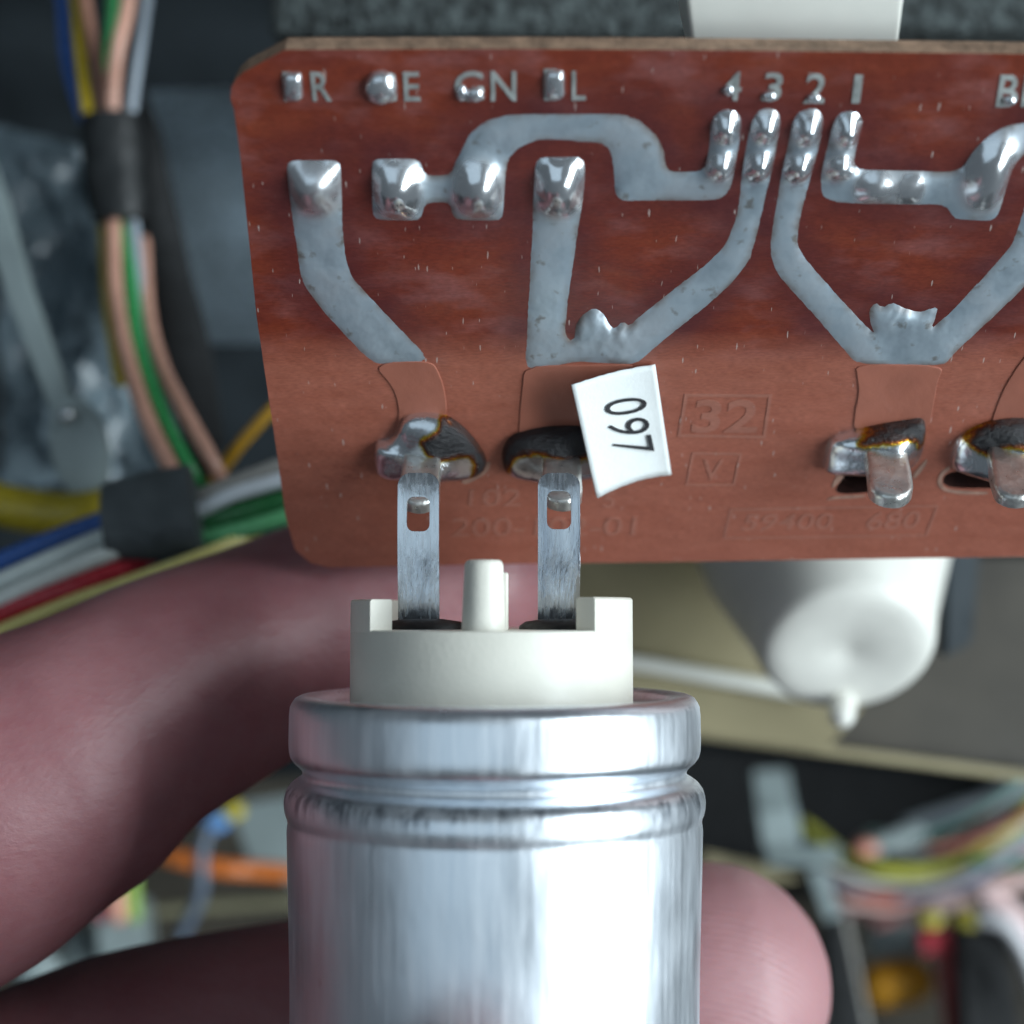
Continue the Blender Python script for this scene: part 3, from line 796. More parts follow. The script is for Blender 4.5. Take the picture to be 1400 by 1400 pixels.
prof = []
for i in range(len(body) - 1):
    prof.append(body[i])
prof.append(body[-1])
bm = lathe_bm(list(reversed(prof))[::-1], 192)
for v in bm.verts:                         # the crimped can is never perfectly round
    a = math.atan2(v.co.y, v.co.x); r = Vector((v.co.x, v.co.y, 0)).length
    if r > 1.0:
        d = 1 + 0.0022 * noise.noise(Vector((math.cos(a) * 2.2, math.sin(a) * 2.2, v.co.z * 1.6)))
        if zf(1120, 1.2) < v.co.z < zf(1092, 1.2): d += 0.0012 * noise.noise(Vector((math.cos(a) * 22, math.sin(a) * 22, 3)))
        v.co.x *= d; v.co.y *= d
put('can', bm, M['alu'], cap, 180)
ox = -0.02
zfl = zf(863, 0.845); ztop = zf(819, 0.845)
put('top_plate', lathe_bm([(0.845, -0.2), (0.845, zfl - 0.015), (0.838, zfl - 0.003), (0.825, zfl)], 128, None, ox), M['cup'], cap, 40)
def arc_wall(a0, a1, r0, r1, z0, z1):
    bm = bmesh.new(); n = 40; rows = []
    for i in range(n + 1):
        a = a0 + (a1 - a0) * i / n
        c, s = math.cos(a), math.sin(a)
        rows.append([bm.verts.new((ox + r * c, r * s, z)) for r, z in ((r0, z0), (r1, z0), (r1, z1 - 0.012), (r1 - 0.012, z1), (r0 + 0.01, z1), (r0, z1 - 0.01))])
    for a, b in zip(rows, rows[1:]):
        for k in range(6): bm.faces.new((a[k], a[(k + 1) % 6], b[(k + 1) % 6], b[k]))
    bm.faces.new(list(reversed(rows[0]))); bm.faces.new(rows[-1])
    return bm
# angles measured with -90 deg facing the camera
put('collar_wall', arc_wall(R(-90 - 54), R(-90 - 54 - 72), 0.70, 0.8445, zfl - 0.02, ztop), M['cup'], cap, 40)
put('collar_wall', arc_wall(R(-90 + 44), R(-90 + 44 + 92), 0.70, 0.8445, zfl - 0.02, ztop + 0.012), M['cup'], cap, 40)
pz = zf(766, 0.6)
bm = lathe_bm([(0.128, zfl - 0.02), (0.124, zfl + 0.02), (0.108, pz - 0.03), (0.100, pz - 0.008), (0.085, pz), (0.0005, pz + 0.002)], 32, None, -0.055, -0.66, True, False)
put('locating_peg', bm, M['cup'], cap, 50)
put('rib', box_bm((0.055, -0.15, zfl + 0.16), 0.05, 0.62, 0.34, None, 0.012), M['cup'], cap, 40)
def terminal(xc, w, ytop, ybot, s0, s1, sw):
    yl = 0.12                             # radius towards the camera of the tag's plane
    zt, zb = zf(ytop, yl), zf(ybot, yl)
    r = w / 2; out = [(-r, zb - 0.05), (r, zb - 0.05)]
    cr = r * 0.62
    for cx, a0 in ((r - cr, 0), (-(r - cr), 90)):
        for i in range(7):
            a = R(a0 + 15 * i); out.append((cx + cr * math.cos(a), zt - cr + cr * math.sin(a)))
    h = []; sr = sw / 2 * 0.62; za, zc = zf(s1, yl), zf(s0, yl)
    for cx, cz, a0 in ((sw / 2 - sr, zc - sr, 0), (-(sw / 2 - sr), zc - sr, 90), (-(sw / 2 - sr), za + sr, 180), (sw / 2 - sr, za + sr, 270)):
        for i in range(6):
            a = R(a0 + 18 * i); h.append((cx + sr * math.cos(a), cz + sr * math.sin(a)))
    bm = plate_bm(out, [h], -0.028, 0.028, 0.010, 2)
    bmesh.ops.subdivide_edges(bm, edges=[e for e in bm.edges if e.calc_length() > 0.1], cuts=5)
    bmesh.ops.triangulate(bm, faces=[f for f in bm.faces if len(f.verts) > 4])
    for v in bm.verts:                    # the tags are sprung a little
        t = (v.co.y - zb) / (zt - zb); v.co.z += 0.06 * math.sin(math.pi * t) * t - 0.07 * (1 - t) ** 2 + 0.014 * noise.noise(v.co * 3)
    bm.transform(Matrix(((1, 0, 0, xc), (0, 0, -1, -yl), (0, 1, 0, 0), (0, 0, 0, 1))))
    t = wn(put('terminal_tag', bm, M['tin'], cap, 40))
    s = put('seal', lathe_bm([(0.26, zfl - 0.01), (0.255, zfl + 0.02), (0.22, zfl + 0.045), (0.12, zfl + 0.06), (0.001, zfl + 0.062)], 40, None, xc + (0.02 if xc > 0 else 0.03), -yl, True, False), M['rubber'], cap, 60)
d0 = CC.y - 0.12
terminal((571.5 - 700) / F * d0 - CC.x, 57 / F * d0, 647, 848, 680, 727, 31 / F * d0)
terminal((764.5 - 700) / F * d0 - CC.x, 58 / F * d0, 647, 848, 672, 724, 33 / F * d0)

# ------------------------------------------------------------------ hand
bm = bmesh.new()
def limb(pts, sub=8, flat=1.0): tube_bm([at(x, y, d) for x, y, d, r in pts], [r for *_, r in pts], 28, bm, True, sub, flat)
limb([(-620, 1540, 9.4, 1.15), (-300, 1265, 9.4, 1.12), (-60, 1120, 9.6, 1.10), (80, 1045, 9.8, 0.98), (200, 968, 10.1, 0.86), (400, 872, 10.75, 0.79), (540, 812, 11.0, 0.74), (640, 782, 11.05, 0.66)])
limb([(-640, 1900, 9.8, 1.15), (-260, 1660, 10.0, 1.0), (0, 1545, 10.2, 0.90), (130, 1490, 10.4, 0.90), (200, 1464, 10.5, 0.88), (400, 1422, 10.75, 0.86), (700, 1385, 10.88, 0.88), (900, 1356, 10.9, 0.92), (965, 1347, 10.9, 0.93)])
limb([(-640, 2250, 9.9, 1.1), (-200, 2010, 10.0, 0.95), (200, 1830, 10.5, 0.86), (500, 1770, 10.8, 0.84), (850, 1740, 10.8, 0.84)])
limb([(-640, 2560, 9.9, 1.0), (-200, 2350, 10.1, 0.85), (200, 2180, 10.5, 0.74), (500, 2120, 10.7, 0.72), (700, 2100, 10.7, 0.70)])
# thumb over the front of the can, below the picture
limb([(-900, 2350, 8.6, 1.3), (-350, 2350, 7.4, 1.15), (150, 2050, 6.8, 0.95), (430, 1800, 6.70, 0.82), (560, 1690, 6.72, 0.74)])
# palm and wrist
limb([(-620, 1540, 9.4, 1.2), (-700, 1900, 9.6, 1.35), (-700, 2250, 9.6, 1.35), (-680, 2560, 9.7, 1.2)])
limb([(-640, 1700, 9.5, 1.3), (-1100, 2100, 9.3, 1.6), (-1500, 2500, 9.2, 1.9), (-2100, 2900, 9.2, 2.2)], flat=0.8)
limb([(-640, 2450, 9.6, 1.3), (-1100, 2500, 9.3, 1.6), (-1500, 2700, 9.2, 1.9), (-2100, 3000, 9.2, 2.1)], flat=0.8)
limb([(-900, 2350, 8.6, 1.3), (-1300, 2450, 9.0, 1.6)])
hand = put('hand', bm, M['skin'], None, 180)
rm = hand.modifiers.new('one_skin', 'REMESH'); rm.mode = 'VOXEL'; rm.voxel_size = 0.075; rm.use_smooth_shade = True
sm = hand.modifiers.new('soften', 'SMOOTH'); sm.factor = 0.5; sm.iterations = 14
bpy.context.view_layer.update()
me = bpy.data.meshes.new_from_object(hand.evaluated_get(bpy.context.evaluated_depsgraph_get()))
hand.modifiers.clear(); hand.data = me
for p in me.polygons: p.use_smooth = True
tag(hand, 'bare hand gripping the aluminium can, fingers wrapped behind it', 'hand')

# ------------------------------------------------------------------ blurred things behind: wires, tapes, brackets
def wire(pts, rpx, rgb, label, group=None, name='wire', seg=10):
    if group == gU: pts = [(x, y, d + 2.2 * max(0, min(1, (640 - y) / 300))) for x, y, d in pts]   # the loom hangs further back
    P = [at(*p) for p in pts]
    rad = rpx / F * (sum(p[2] for p in pts) / len(pts))
    o = put(name, tube_bm(P, rad, seg), wmat(rgb), None, 180)
    return tag(o, label, 'wire' if name == 'wire' else name.split('_')[-1], group)
gU = 'wires of the hanging loom'
wire([(78, -60, 12.6), (86, 0, 12.5), (92, 80, 12.4), (112, 150, 12.2), (135, 200, 12.2)], 9, (0.035, 0.12, 0.42), 'blue wire at the outer left of the hanging loom', gU)
wire([(98, -60, 12.4), (106, 20, 12.3), (112, 90, 12.2), (122, 165, 12.1), (140, 230, 12.2), (143, 310, 12.2), (150, 420, 12.3), (165, 520, 12.6)], 9, (0.42, 0.30, 0.01), 'dark yellow wire beside the blue one in the hanging loom', gU)
wire([(108, -60, 12.3), (120, 20, 12.2), (135, 100, 12.1), (144, 170, 12.1), (150, 240, 12.2)], 9, (0.33, 0.16, 0.11), 'brown wire next to the yellow one above the black tape', gU)
wire([(158, -60, 12.5), (152, 40, 12.4), (146, 110, 12.3), (148, 180, 12.2), (158, 250, 12.2), (172, 330, 12.1), (180, 400, 12.1), (188, 470, 12.1), (215, 550, 12.1), (252, 628, 12.2), (280, 670, 12.4)], 10, (0.03, 0.28, 0.08), 'green wire running down the middle of the hanging loom', gU)
wire([(182, -60, 12.1), (174, 10, 12.0), (160, 70, 11.9), (154, 130, 12.0), (155, 200, 12.0), (155, 310, 12.0), (158, 400, 12.0), (172, 480, 12.0), (200, 570, 12.0), (236, 645, 12.1), (255, 690, 12.3)], 11, (0.56, 0.30, 0.22), 'light brown wire down the front of the hanging loom', gU)
wire([(208, -60, 12.3), (198, 20, 12.2), (186, 100, 12.1), (178, 170, 12.1), (176, 240, 12.1), (184, 320, 12.1), (192, 400, 12.2), (208, 490, 12.2), (238, 590, 12.3), (262, 650, 12.4)], 8, (0.30, 0.35, 0.40), 'pale grey wire at the right of the hanging loom', gU)
wire([(196, 330, 12.4), (203, 430, 12.2), (222, 500, 12.1), (252, 560, 12.0), (284, 618, 12.1), (305, 660, 12.3)], 10, (0.56, 0.30, 0.22), 'light brown wire splitting off beside the black sleeve', gU)
# black sleeve
o = put('cable_sleeve', tube_bm([at(192, 120, 15.4), at(205, 220, 15.3), at(222, 350, 15.2), at(245, 480, 14.2), at(268, 620, 13.2)], [0.05, 0.18, 0.26, 0.31, 0.28], 16), M['black'], None, 180)
tag(o, 'black tapering sleeve hanging right of the wire loom', 'sleeve')
def tape(pts, rads, mat, label, name='tape_wrap', flat=0.75):
    bm = tube_bm([at(*p) for p in pts], rads, 24, None, False, 5, flat)
    for v in bm.verts: v.co += v.co.normalized() * 0.03 * noise.noise(v.co * 5)
    return tag(put(name, bm, mat, None, 60), label, 'tape')
tape([(150, 158, 14.2), (153, 200, 14.2), (157, 250, 14.2), (163, 300, 14.2)], [0.275, 0.295, 0.295, 0.255], M['tape'], 'black tape wound round the upper part of the hanging loom')
# cross loom
gX = 'wires of the cross loom'
tape([(146, 712, 11.75), (180, 708, 11.75), (215, 704, 11.75), (268, 694, 11.75)], [0.31, 0.34, 0.37, 0.36], M['greytape'], 'grey cloth tape binding the cross loom above the finger', flat=0.6)
wire([(200, 700, 12.2), (262, 684, 12.0), (325, 660, 12.0), (400, 632, 12.1), (470, 610, 12.3)], 13, (0.27, 0.26, 0.24), 'grey wire on top of the cross loom, next to the board', gX)
wire([(200, 715, 12.1), (258, 704, 11.9), (320, 676, 11.85), (400, 652, 12.0), (470, 630, 12.2)], 11, (0.62, 0.66, 0.70), 'white wire under the grey one, right of the tape', gX)
wire([(205, 735, 12.1), (275, 715, 12.0), (330, 700, 12.0), (400, 680, 12.1), (470, 655, 12.2)], 16, (0.02, 0.13, 0.04), 'dark green wire right of the tape on the cross loom', gX)
wire([(200, 752, 12.0), (285, 735, 11.85), (340, 722, 11.8), (400, 704, 11.9), (470, 680, 12.1)], 12, (0.12, 0.42, 0.18), 'light green wire along the lower side of the cross loom', gX)
wire([(-60, 792, 12.2), (0, 768, 12.1), (80, 735, 12.1), (160, 706, 12.2), (215, 695, 12.3)], 14, (0.025, 0.10, 0.36), 'blue wire along the upper side of the cross loom', gX)
wire([(-60, 822, 11.9), (0, 795, 11.8), (80, 760, 11.8), (158, 728, 11.9), (215, 712, 12.1)], 13, (0.60, 0.66, 0.64), 'upper white wire left of the grey tape', gX)
wire([(-60, 846, 11.7), (0, 820, 11.6), (80, 784, 11.6), (160, 752, 11.7), (215, 735, 12.0)], 13, (0.62, 0.66, 0.63), 'lower white wire left of the grey tape', gX)
wire([(-60, 868, 11.7), (20, 830, 11.6), (100, 803, 11.6), (180, 770, 11.8), (235, 745, 12.0)], 14, (0.42, 0.02, 0.035), 'red wire under the white ones by the finger', gX)
wire([(-40, 880, 11.6), (90, 826, 11.5), (170, 798, 11.5), (270, 762, 11.6), (350, 728, 11.9)], 10, (0.70, 0.62, 0.22), 'cream yellow wire lowest in the cross loom, along the finger', gX)
wire([(290, 660, 12.9), (325, 612, 12.8), (372, 560, 12.8), (430, 500, 13.0)], 9, (0.42, 0.22, 0.01), 'ochre wire slanting up behind the board edge')
wire([(-60, 668, 13.4), (0, 690, 13.2), (60, 700, 13.2), (110, 702, 13.2), (170, 690, 13.4)], 30, (0.34, 0.26, 0.01), 'thick yellow cable at the left edge above the cross loom', name='cable')
# strap, plate and grey panels
st = thing('plastic_strap', 'translucent grey strap with a rounded tag, left of the loom', 'strap')
def ribbon(pts, wpx, th, bev=0.02):
    bm = bmesh.new(); rows = []
    for i, (x, y, d) in enumerate(pts):
        a = pts[max(0, i - 1)]; b = pts[min(len(pts) - 1, i + 1)]
        t = Vector((b[0] - a[0], b[1] - a[1])).normalized(); nrm = Vector((-t.y, t.x))
        w = wpx[i] if isinstance(wpx, (list, tuple)) else wpx
        p1 = at(x + nrm.x * w / 2, y + nrm.y * w / 2, d); p2 = at(x - nrm.x * w / 2, y - nrm.y * w / 2, d)
        bk = Vector((0, th, 0))
        rows.append([bm.verts.new(p) for p in (p1, p2, p2 + bk, p1 + bk)])
    for a, b in zip(rows, rows[1:]):
        for k in range(4): bm.faces.new((a[k], a[(k + 1) % 4], b[(k + 1) % 4], b[k]))
    bm.faces.new(list(reversed(rows[0]))); bm.faces.new(rows[-1])
    if bev: bmesh.ops.bevel(bm, geom=list(bm.edges), offset=bev, segments=2, affect='EDGES', clamp_overlap=True)
    return bm
put('strap_band', ribbon([(-60, 150, 13.6), (-10, 280, 13.5), (25, 400, 13.5), (62, 500, 13.5), (96, 585, 13.5)], [44, 40, 36, 34, 34], 0.12), M['plastic'], st, 40)
put('tag_plate', ribbon([(92, 545, 13.3), (100, 575, 13.3), (108, 620, 13.3), (114, 655, 13.3), (118, 700, 13.3)], [30, 74, 82, 62, 26], 0.14, 0.03), M['plastic'], st, 40)
bm = bmesh.new(); bmesh.ops.create_uvsphere(bm, u_segments=16, v_segments=10, radius=0.075); bm.transform(Matrix.Translation(at(92, 568, 13.2)))
put('rivet', bm, M['solder'], st, 180)
def sheet(corners, th, mat, name, label, cat, bow=0.0, n=10, crumple=0.0):
    """bent metal sheet: corners TL,TR,BR,BL as (px,py,Y); bow pushes the middle towards the camera"""
    tl, tr, br, bl = [at(*c) for c in corners]
    bm = bmesh.new(); g = []
    for j in range(n + 1):
        b = j / n
        g.append([bm.verts.new(tl.lerp(tr, i / n).lerp(bl.lerp(br, i / n), b) + Vector((0, -bow * math.sin(math.pi * b), 0))) for i in range(n + 1)])
    for v in bm.verts:
        if crumple: v.co += Vector((0.3, 1, 0.3)) * crumple * (noise.noise(v.co * 1.1) + 0.5 * abs(noise.noise(v.co * 2.6)) + 0.25 * noise.noise(v.co * 6))
    for j in range(n):
        for i in range(n): bm.faces.new((g[j][i], g[j][i + 1], g[j + 1][i + 1], g[j + 1][i]))
    ex = bmesh.ops.solidify(bm, geom=list(bm.faces), thickness=th)
    return tag(put(name, bm, mat, None, 40), label, cat)
sheet([(186, 124, 17.4), (420, 120, 17.4), (440, 470, 17.0), (200, 470, 17.0)], 0.1, M['grey'], 'steel_cover', 'bluish grey steel cover behind the board beside the sleeve', 'cover', 0.9)
sheet([(-20, 170, 16.6), (200, 215, 16.6), (225, 660, 16.0), (20, 660, 16.0)], 0.04, M['sheet'], 'plastic_sheet', 'crumpled blue grey plastic sheet behind the loom, by the strap', 'plastic sheet', 0.3, 40, 0.55)
sheet([(-60, -60, 20), (420, -60, 20), (420, 116, 20), (-60, 128, 20)], 0.1, M['dark'], 'dark_panel', 'dark steel panel behind the top of the wire loom', 'panel', 0.2)
# foam strip behind the top of the board
bm = box_bm(at(930, -20, 14), 7.7, 1.2, 1.3, None, 0.1)
bmesh.ops.subdivide_edges(bm, edges=list(bm.edges), cuts=6, use_grid_fill=True)
for v in bm.verts: v.co += Vector((0, -1, 0.5)) * 0.05 * noise.noise(v.co * 3)
tag(put('foam_block', bm, M['foam'], None, 40), 'speckled dark grey foam block behind the board top edge', 'foam')

# milky cap below the board
ctr = at(1160, 893, 13.0)
ax = (at(1133, 772, 13.9) - ctr).normalized()
mc = thing('tapered_housing', 'milky white tapered plastic cap with small nipple below the board', 'plastic cap')
mc.matrix_world = Matrix.Translation(ctr) @ ax.to_track_quat('Z', 'Y').to_matrix().to_4x4()
pr = [(0.001, 0.03), (0.10, 0.028), (0.16, 0.0), (0.55, -0.01), (0.68, 0.0), (0.745, 0.035), (0.785, 0.11), (0.86, 0.4), (1.0, 0.8), (1.18, 1.3), (1.32, 2.2), (1.36, 3.2)]
put('cap_shell', lathe_bm(pr, 72, None, 0, 0, False, True), M['cap'], mc, 60)
inv = mc.matrix_world.inverted()
bm = tube_bm([at(1153, 945, 13.55), at(1152, 964, 13.36), at(1151, 978, 13.24)], [0.125, 0.122, 0.115], 18)
bm.transform(inv)
put('nipple', bm, M['cap'], mc, 60)

# cream shelf below
sh = thing('enamel_shelf', 'cream enamelled shelf edge with raised rib, below the board', 'shelf')
def quad_slab(corners, th, mat, name, parent=None, bev=0.03):
    p = [at(*c) for c in corners]
    nrm = (p[1] - p[0]).cross(p[3] - p[0]).normalized()
    if nrm.y < 0: nrm = -nrm
    bm = bmesh.new()
    a = [bm.verts.new(q) for q in p]; b = [bm.verts.new(q + nrm * th) for q in p]
    bm.faces.new(a); bm.faces.new(list(reversed(b)))
    for k in range(4): bm.faces.new((a[k], b[k], b[(k + 1) % 4], a[(k + 1) % 4]))
    bmesh.ops.recalc_face_normals(bm, faces=bm.faces)
    if bev: bmesh.ops.bevel(bm, geom=list(bm.edges), offset=bev, segments=2, affect='EDGES', clamp_overlap=True)
    return put(name, bm, mat, parent, 40)
quad_slab([(640, 700, 16.2), (1090, 700, 16.2), (1090, 945, 15.6), (640, 872, 15.6)], 0.15, M['cream'], 'upper_face', sh)
put('rib', tube_bm([at(640, 872, 15.5), at(860, 905, 15.5), at(1000, 930, 15.5), at(1110, 950, 15.5)], 0.085, 12), M['white'], sh, 180)  # white instead of cream, to paint the bright highlight along the fold
quad_slab([(640, 884, 15.6), (1180, 969, 15.6), (1130, 1029, 15.9), (640, 962, 15.9)], 0.15, M['cream'], 'lower_face', sh)
rs = thing('shaded_shelf_end', 'dull brown plate painted as the shaded shelf end, lower edge coloured as lit, right of the cap', 'rail')
quad_slab([(1000, 760, 16.6), (1480, 760, 16.6), (1480, 1062, 16.3), (1000, 1005, 16.3)], 0.15, M['brown'], 'shaded_face', rs)  # dark brown colour stands for shade on the right part of the shelf
put('lit_lip', tube_bm([at(880, 992, 16.1), at(1100, 1022, 16.1), at(1300, 1048, 16.1), at(1480, 1072, 16.1)], 0.06, 10), M['cream'], rs, 180)  # lighter cream colour paints the lit lower edge
o = quad_slab([(1296, 700, 15.0), (1345, 700, 15.0), (1330, 880, 15.0), (1290, 900, 15.0)], 0.3, M['dark'], 'steel_post', None)
tag(o, 'dark grey post behind the milky cap on its right side', 'post')
# black panel added to stand for the dark void below the shelf
o = quad_slab([(860, 1010, 27), (1500, 1080, 27), (1500, 1240, 26), (860, 1240, 26)], 0.3, M['black'], 'dark_void_panel', None)
tag(o, 'black panel added for the dark void under the shelf', 'housing')
cl = thing('metal_clip', 'upright grey metal clip in front of the black gap', 'clip')
quad_slab([(1028, 1052, 21), (1078, 1050, 21), (1088, 1106, 20.6), (1034, 1108, 20.6)], 0.15, M['plastic'], 'upper_leaf', cl)
quad_slab([(1034, 1108, 20.4), (1090, 1105, 20.4), (1098, 1168, 20.2), (1044, 1168, 20.2)], 0.15, M['plastic'], 'lower_leaf', cl)
quad_slab([(1046, 1158, 20.2), (1150, 1152, 20.2), (1150, 1174, 20.0), (1048, 1176, 20.0)], 0.15, M['plastic'], 'foot', cl)
# tangle at the lower right
gR = 'wires of the tangle at the lower right'
wire([(1100, 1130, 23), (1150, 1168, 22.5), (1205, 1190, 22), (1280, 1190, 22), (1345, 1160, 22), (1400, 1112, 22.4), (1460, 1050, 23)], 10, (0.50, 0.50, 0.08), 'yellow green wire sagging across the tangle of wires', gR)
wire([(1110, 1150, 23.4), (1170, 1190, 23), (1250, 1204, 23), (1330, 1190, 23), (1420, 1120, 23.4)], 10, (0.04, 0.14, 0.10), 'dark green wire hidden under the yellow green one', gR)
wire([(1140, 1222, 22.4), (1190, 1234, 22), (1250, 1228, 22), (1310, 1200, 22.2), (1370, 1190, 22.5), (1440, 1180, 23)], 13, (0.55, 0.11, 0.06), 'orange red wire under the yellow green one', gR)
wire([(1150, 1245, 22.6), (1210, 1252, 22.4), (1260, 1242, 22.4), (1320, 1218, 22.6)], 8, (0.45, 0.30, 0.30), 'dusty pink wire along the bottom of the tangle', gR)
wire([(1250, 1170, 23.5), (1320, 1130, 23.6), (1380, 1090, 23.8), (1450, 1040, 24)], 16, (0.16, 0.18, 0.19), 'thick dark grey wire rising to the right edge', gR)
wire([(1290, 1160, 22.8), (1345, 1128, 23), (1400, 1096, 23), (1450, 1070, 23)], 9, (0.50, 0.12, 0.11), 'red wire rising beside the grey one at the right edge', gR)
wire([(1275, 1238, 21.6), (1320, 1230, 21.5), (1365, 1212, 21.4), (1450, 1190, 21.4)], 11, (0.62, 0.44, 0.41), 'pale pink wire running out at the right edge', gR)
wire([(1345, 1222, 21.4), (1385, 1250, 21.3), (1420, 1300, 21.3)], 16, (0.62, 0.45, 0.44), 'thick pale pink wire bending down at the right edge', gR)
wire([(1240, 1150, 23.2), (1290, 1140, 23.2), (1340, 1118, 23.2)], 8, (0.08, 0.20, 0.15), 'short teal wire above the yellow green one', gR)
wire([(1260, 1136, 23.6), (1330, 1112, 23.6), (1400, 1070, 23.6)], 8, (0.10, 0.15, 0.24), 'slate blue wire above the tangle at the right', gR)
wire([(1290, 1296, 22), (1296, 1340, 22), (1310, 1440, 22)], 14, (0.34, 0.07, 0.07), 'dark red wire hanging down beside the black block', gR)
o = put('wire_splice', ribbon([(1192, 1162, 22.0), (1225, 1150, 22.0), (1268, 1136, 22.0)], [22, 26, 20], 0.25, 0.05), M['plastic'], None, 40)
tag(o, 'light grey splice connector lying on the tangle', 'connector')
bm = bmesh.new(); bmesh.ops.create_uvsphere(bm, u_segments=16, v_segments=10, radius=0.16, matrix=Matrix.Translation(at(1182, 1160, 21.8)) @ Matrix.Diagonal((1.3, 1, 0.8, 1)))
tag(put('wire_nut', bm, wmat((0.60, 0.25, 0.18)), None, 180), 'salmon wire nut at the end of the splice connector', 'wire nut')
o = quad_slab([(1104, 1190, 21), (1126, 1184, 21), (1152, 1252, 20.8), (1128, 1260, 20.8)], 0.2, M['plastic'], 'spring_tab', None)
tag(o, 'slanting grey tab between fingertip and tangle', 'tab')
o = quad_slab([(960, 1164, 20.6), (1030, 1178, 20.6), (1100, 1200, 20.4), (960, 1215, 20.4)], 0.15, M['cream'], 'cream_ledge', None)
tag(o, 'thin cream ledge just above the fingertip', 'ledge')
o = quad_slab([(1186, 1262, 22.8), (1262, 1256, 22.8), (1268, 1300, 22.6), (1192, 1306, 22.6)], 0.5, M['plastic'], 'terminal_block', None)
tag(o, 'grey terminal block above the orange capacitor', 'block')
for x, lb in ((1272, 'yellow screw cap nearest the grey terminal block'), (1321, 'yellow screw cap above the black block')):
    bm = lathe_bm([(0.001, -0.12), (0.13, -0.12), (0.16, -0.08), (0.16, 0.10), (0.10, 0.14), (0.001, 0.14)], 20, None, 0, 0, False, False)
    bm.transform(Matrix.Translation(at(x, 1255, 21.8)) @ Matrix.Rotation(R(70), 4, 'X'))
    tag(put('screw_cap', bm, wmat((0.62, 0.55, 0.06)), None, 50), lb, 'cap', 'yellow screw caps')
o = quad_slab([(1258, 1276, 21.8), (1298, 1272, 21.8), (1304, 1302, 21.8), (1262, 1306, 21.8)], 0.3, wmat((0.55, 0.05, 0.07)), 'spade_sleeve', None)
tag(o, 'red spade sleeve under the first yellow cap', 'sleeve')
bm = tube_bm([at(1205, 1348, 22.6), at(1245, 1342, 22.6)], 0.36, 20, None, True, 4)
tag(put('foil_capacitor', bm, wmat((0.62, 0.28, 0.015)), None, 180), 'orange foil capacitor lying among the parts, lower right', 'capacitor')
o = quad_slab([(1310, 1272, 21.6), (1376, 1270, 21.6), (1404, 1460, 21.2), (1322, 1460, 21.2)], 0.8, M['black'], 'relay_block', None)
tag(o, 'black block between the red and pink wires', 'relay')
o = quad_slab([(1130, 1258, 21.2), (1156, 1256, 21.2), (1190, 1460, 20.8), (1120, 1460, 20.8)], 0.5, M['black'], 'mounting_leg', None)
tag(o, 'black mounting leg right of the fingertip', 'leg')
wire([(1154, 1254, 21.0), (1168, 1320, 20.8), (1186, 1410, 20.6)], 5, (0.22, 0.21, 0.19), 'thin grey rod along the black leg', name='steel_rod')
struct(quad_slab([(880, 1235, 25), (1560, 1200, 25), (1560, 1560, 22.5), (880, 1560, 22.5)], 0.3, M['brown'], 'floor_pan_right', None))
for k, (pts, r_, rgb, lb) in enumerate([
    ([(1120, 1200, 22.2), (1180, 1212, 22.0), (1260, 1210, 21.9), (1340, 1185, 21.9), (1430, 1140, 22.2)], 8, (0.42, 0.40, 0.44), 'lilac grey wire lying over the orange red one'),
    ([(1180, 1150, 22.8), (1260, 1165, 22.6), (1330, 1145, 22.6), (1430, 1085, 22.8)], 7, (0.55, 0.58, 0.58), 'thin white wire just above the yellow green one'),
    ([(1200, 1262, 22.2), (1270, 1240, 22.0), (1330, 1205, 22.0), (1430, 1150, 22.2)], 8, (0.50, 0.22, 0.20), 'brick red wire crossing under the pale pink one'),
    ([(1330, 1180, 21.8), (1370, 1185, 21.7), (1440, 1175, 21.7)], 9, (0.10, 0.30, 0.18), 'sea green wire at the right edge above the pink one'),
    ([(1240, 1128, 23.2), (1300, 1108, 23.2), (1360, 1085, 23.3), (1440, 1030, 23.4)], 9, (0.30, 0.34, 0.37), 'pale grey wire topmost in the tangle at the right'),
    ([(1345, 1255, 21.0), (1372, 1262, 20.9), (1400, 1300, 20.9), (1425, 1370, 20.9)], 12, (0.60, 0.60, 0.62), 'white wire bending down beside the black block')]):
    wire(pts, r_, rgb, lb, gR)
for pts, r_, rgb, lb in [
    ([(1130, 1180, 22.0), (1200, 1208, 21.8), (1290, 1205, 21.7), (1360, 1165, 21.8), (1430, 1100, 22)], 4, (0.62, 0.60, 0.50), 'thin cream wire following under the yellow green one'),
    ([(1150, 1234, 21.8), (1220, 1244, 21.7), (1290, 1222, 21.6), (1360, 1198, 21.6), (1440, 1160, 21.8)], 4, (0.70, 0.50, 0.46), 'thin light pink wire between the red and the pale pink ones'),
    ([(1190, 1140, 22.6), (1250, 1142, 22.5), (1320, 1120, 22.5), (1430, 1050, 22.7)], 5, (0.20, 0.34, 0.30), 'thin grey green wire above the white one'),
    ([(1270, 1160, 22.0), (1330, 1150, 21.9), (1390, 1122, 21.9), (1440, 1090, 22)], 5, (0.46, 0.16, 0.12), 'thin rust red wire in the right part of the tangle'),
    ([(1230, 1228, 21.6), (1300, 1214, 21.4), (1350, 1190, 21.4), (1440, 1130, 21.6)], 4, (0.24, 0.30, 0.42), 'thin blue grey wire crossing the orange red one')]:
    wire(pts, r_, rgb, lb, gR)
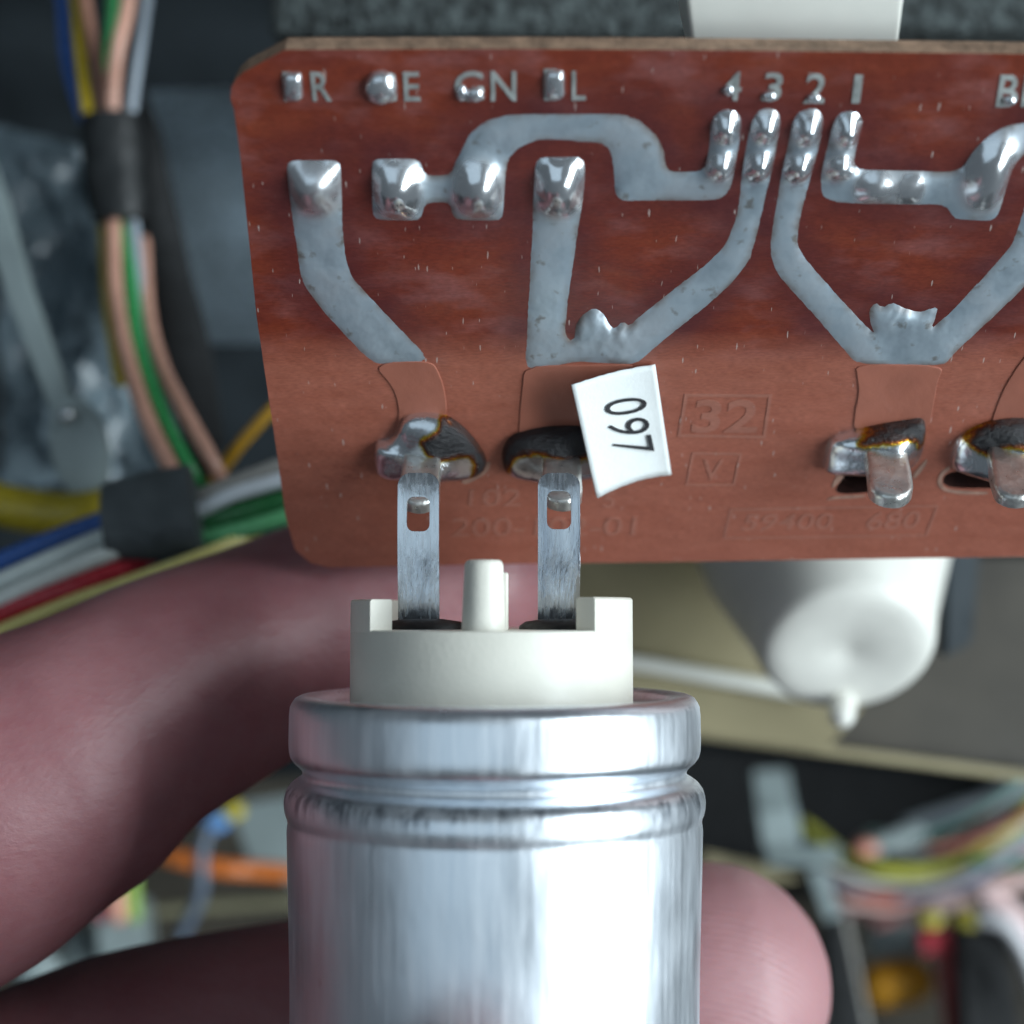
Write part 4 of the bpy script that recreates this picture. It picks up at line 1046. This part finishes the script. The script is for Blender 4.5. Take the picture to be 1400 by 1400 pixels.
# gap between the fingers, lower left
gL = 'wires seen between the two fingers'
wire([(122, 1150, 20), (130, 1200, 19.8), (138, 1250, 19.8)], 9, (0.42, 0.06, 0.09), 'crimson wire end seen between the two fingers', gL)
wire([(150, 1140, 20), (155, 1195, 19.7), (162, 1252, 19.7)], 11, (0.72, 0.33, 0.24), 'salmon wire end beside the crimson one, between fingers', gL)
wire([(184, 1130, 20), (180, 1190, 19.8), (182, 1250, 19.8)], 10, (0.24, 0.40, 0.06), 'lime green wire end between the two fingers', gL)
o = quad_slab([(128, 1240, 19.9), (196, 1226, 19.9), (208, 1340, 19.6), (136, 1340, 19.6)], 0.4, M['plastic'], 'plug_shell', None)
tag(o, 'grey plug shell below the wire ends between fingers', 'plug')
wire([(190, 1158, 20.4), (240, 1172, 20.2), (300, 1186, 20.2), (350, 1190, 20.4), (420, 1196, 20.6)], 12, (0.55, 0.14, 0.02), 'orange wire lying across the gap between fingers', gL)
wire([(292, 1110, 19.6), (276, 1165, 19.4), (274, 1220, 19.4), (250, 1275, 19.6), (235, 1310, 19.6)], 9, (0.10, 0.13, 0.18), 'slate grey wire hanging in the gap between fingers', gL)
o = quad_slab([(312, 1100, 20.8), (400, 1085, 20.8), (410, 1215, 20.4), (340, 1180, 20.4)], 0.2, M['plastic'], 'grey_tab', None)
tag(o, 'grey metal tab next to the can, between the fingers', 'tab')
bm = bmesh.new(); bmesh.ops.create_uvsphere(bm, u_segments=16, v_segments=10, radius=0.17, matrix=Matrix.Translation(at(294, 1124, 19.6)) @ Matrix.Diagonal((1.2, 1, 0.8, 1)))
tag(put('wire_nut', bm, wmat((0.12, 0.30, 0.62)), None, 180), 'light blue wire nut just under the upper finger', 'wire nut')
bm = bmesh.new(); bmesh.ops.create_uvsphere(bm, u_segments=16, v_segments=10, radius=0.15, matrix=Matrix.Translation(at(318, 1108, 19.7)) @ Matrix.Diagonal((1.1, 1, 0.9, 1)))
tag(put('wire_nut', bm, wmat((0.55, 0.45, 0.04)), None, 180), 'yellow wire nut beside the light blue one', 'wire nut')
wire([(190, 1248, 20.6), (280, 1240, 20.6), (400, 1232, 20.6)], 8, (0.20, 0.19, 0.12), 'olive edge rod across the lower part of the gap', name='edge_rod')
for k, (x, y, r, lb) in enumerate([(50, 1330, 0.35, 'grey plastic lump in the corner between fingers'), (112, 1296, 0.26, 'smaller grey plastic lump beside the plug shell')]):
    bm = bmesh.new(); bmesh.ops.create_icosphere(bm, subdivisions=3, radius=r, matrix=Matrix.Translation(at(x, y, 20.4)) @ Matrix.Diagonal((1.1, 0.8, 1.2, 1)))
    for v in bm.verts: v.co += (v.co - at(x, y, 20.4)) * 0.35 * noise.noise(v.co * 2)
    tag(put('plastic_lump', bm, M['plastic'], None, 180), lb, 'lump')
struct(quad_slab([(-120, 1080, 23), (480, 1060, 23), (480, 1480, 21.5), (-120, 1480, 21.5)], 0.3, M['brown'], 'floor_pan_left', None))
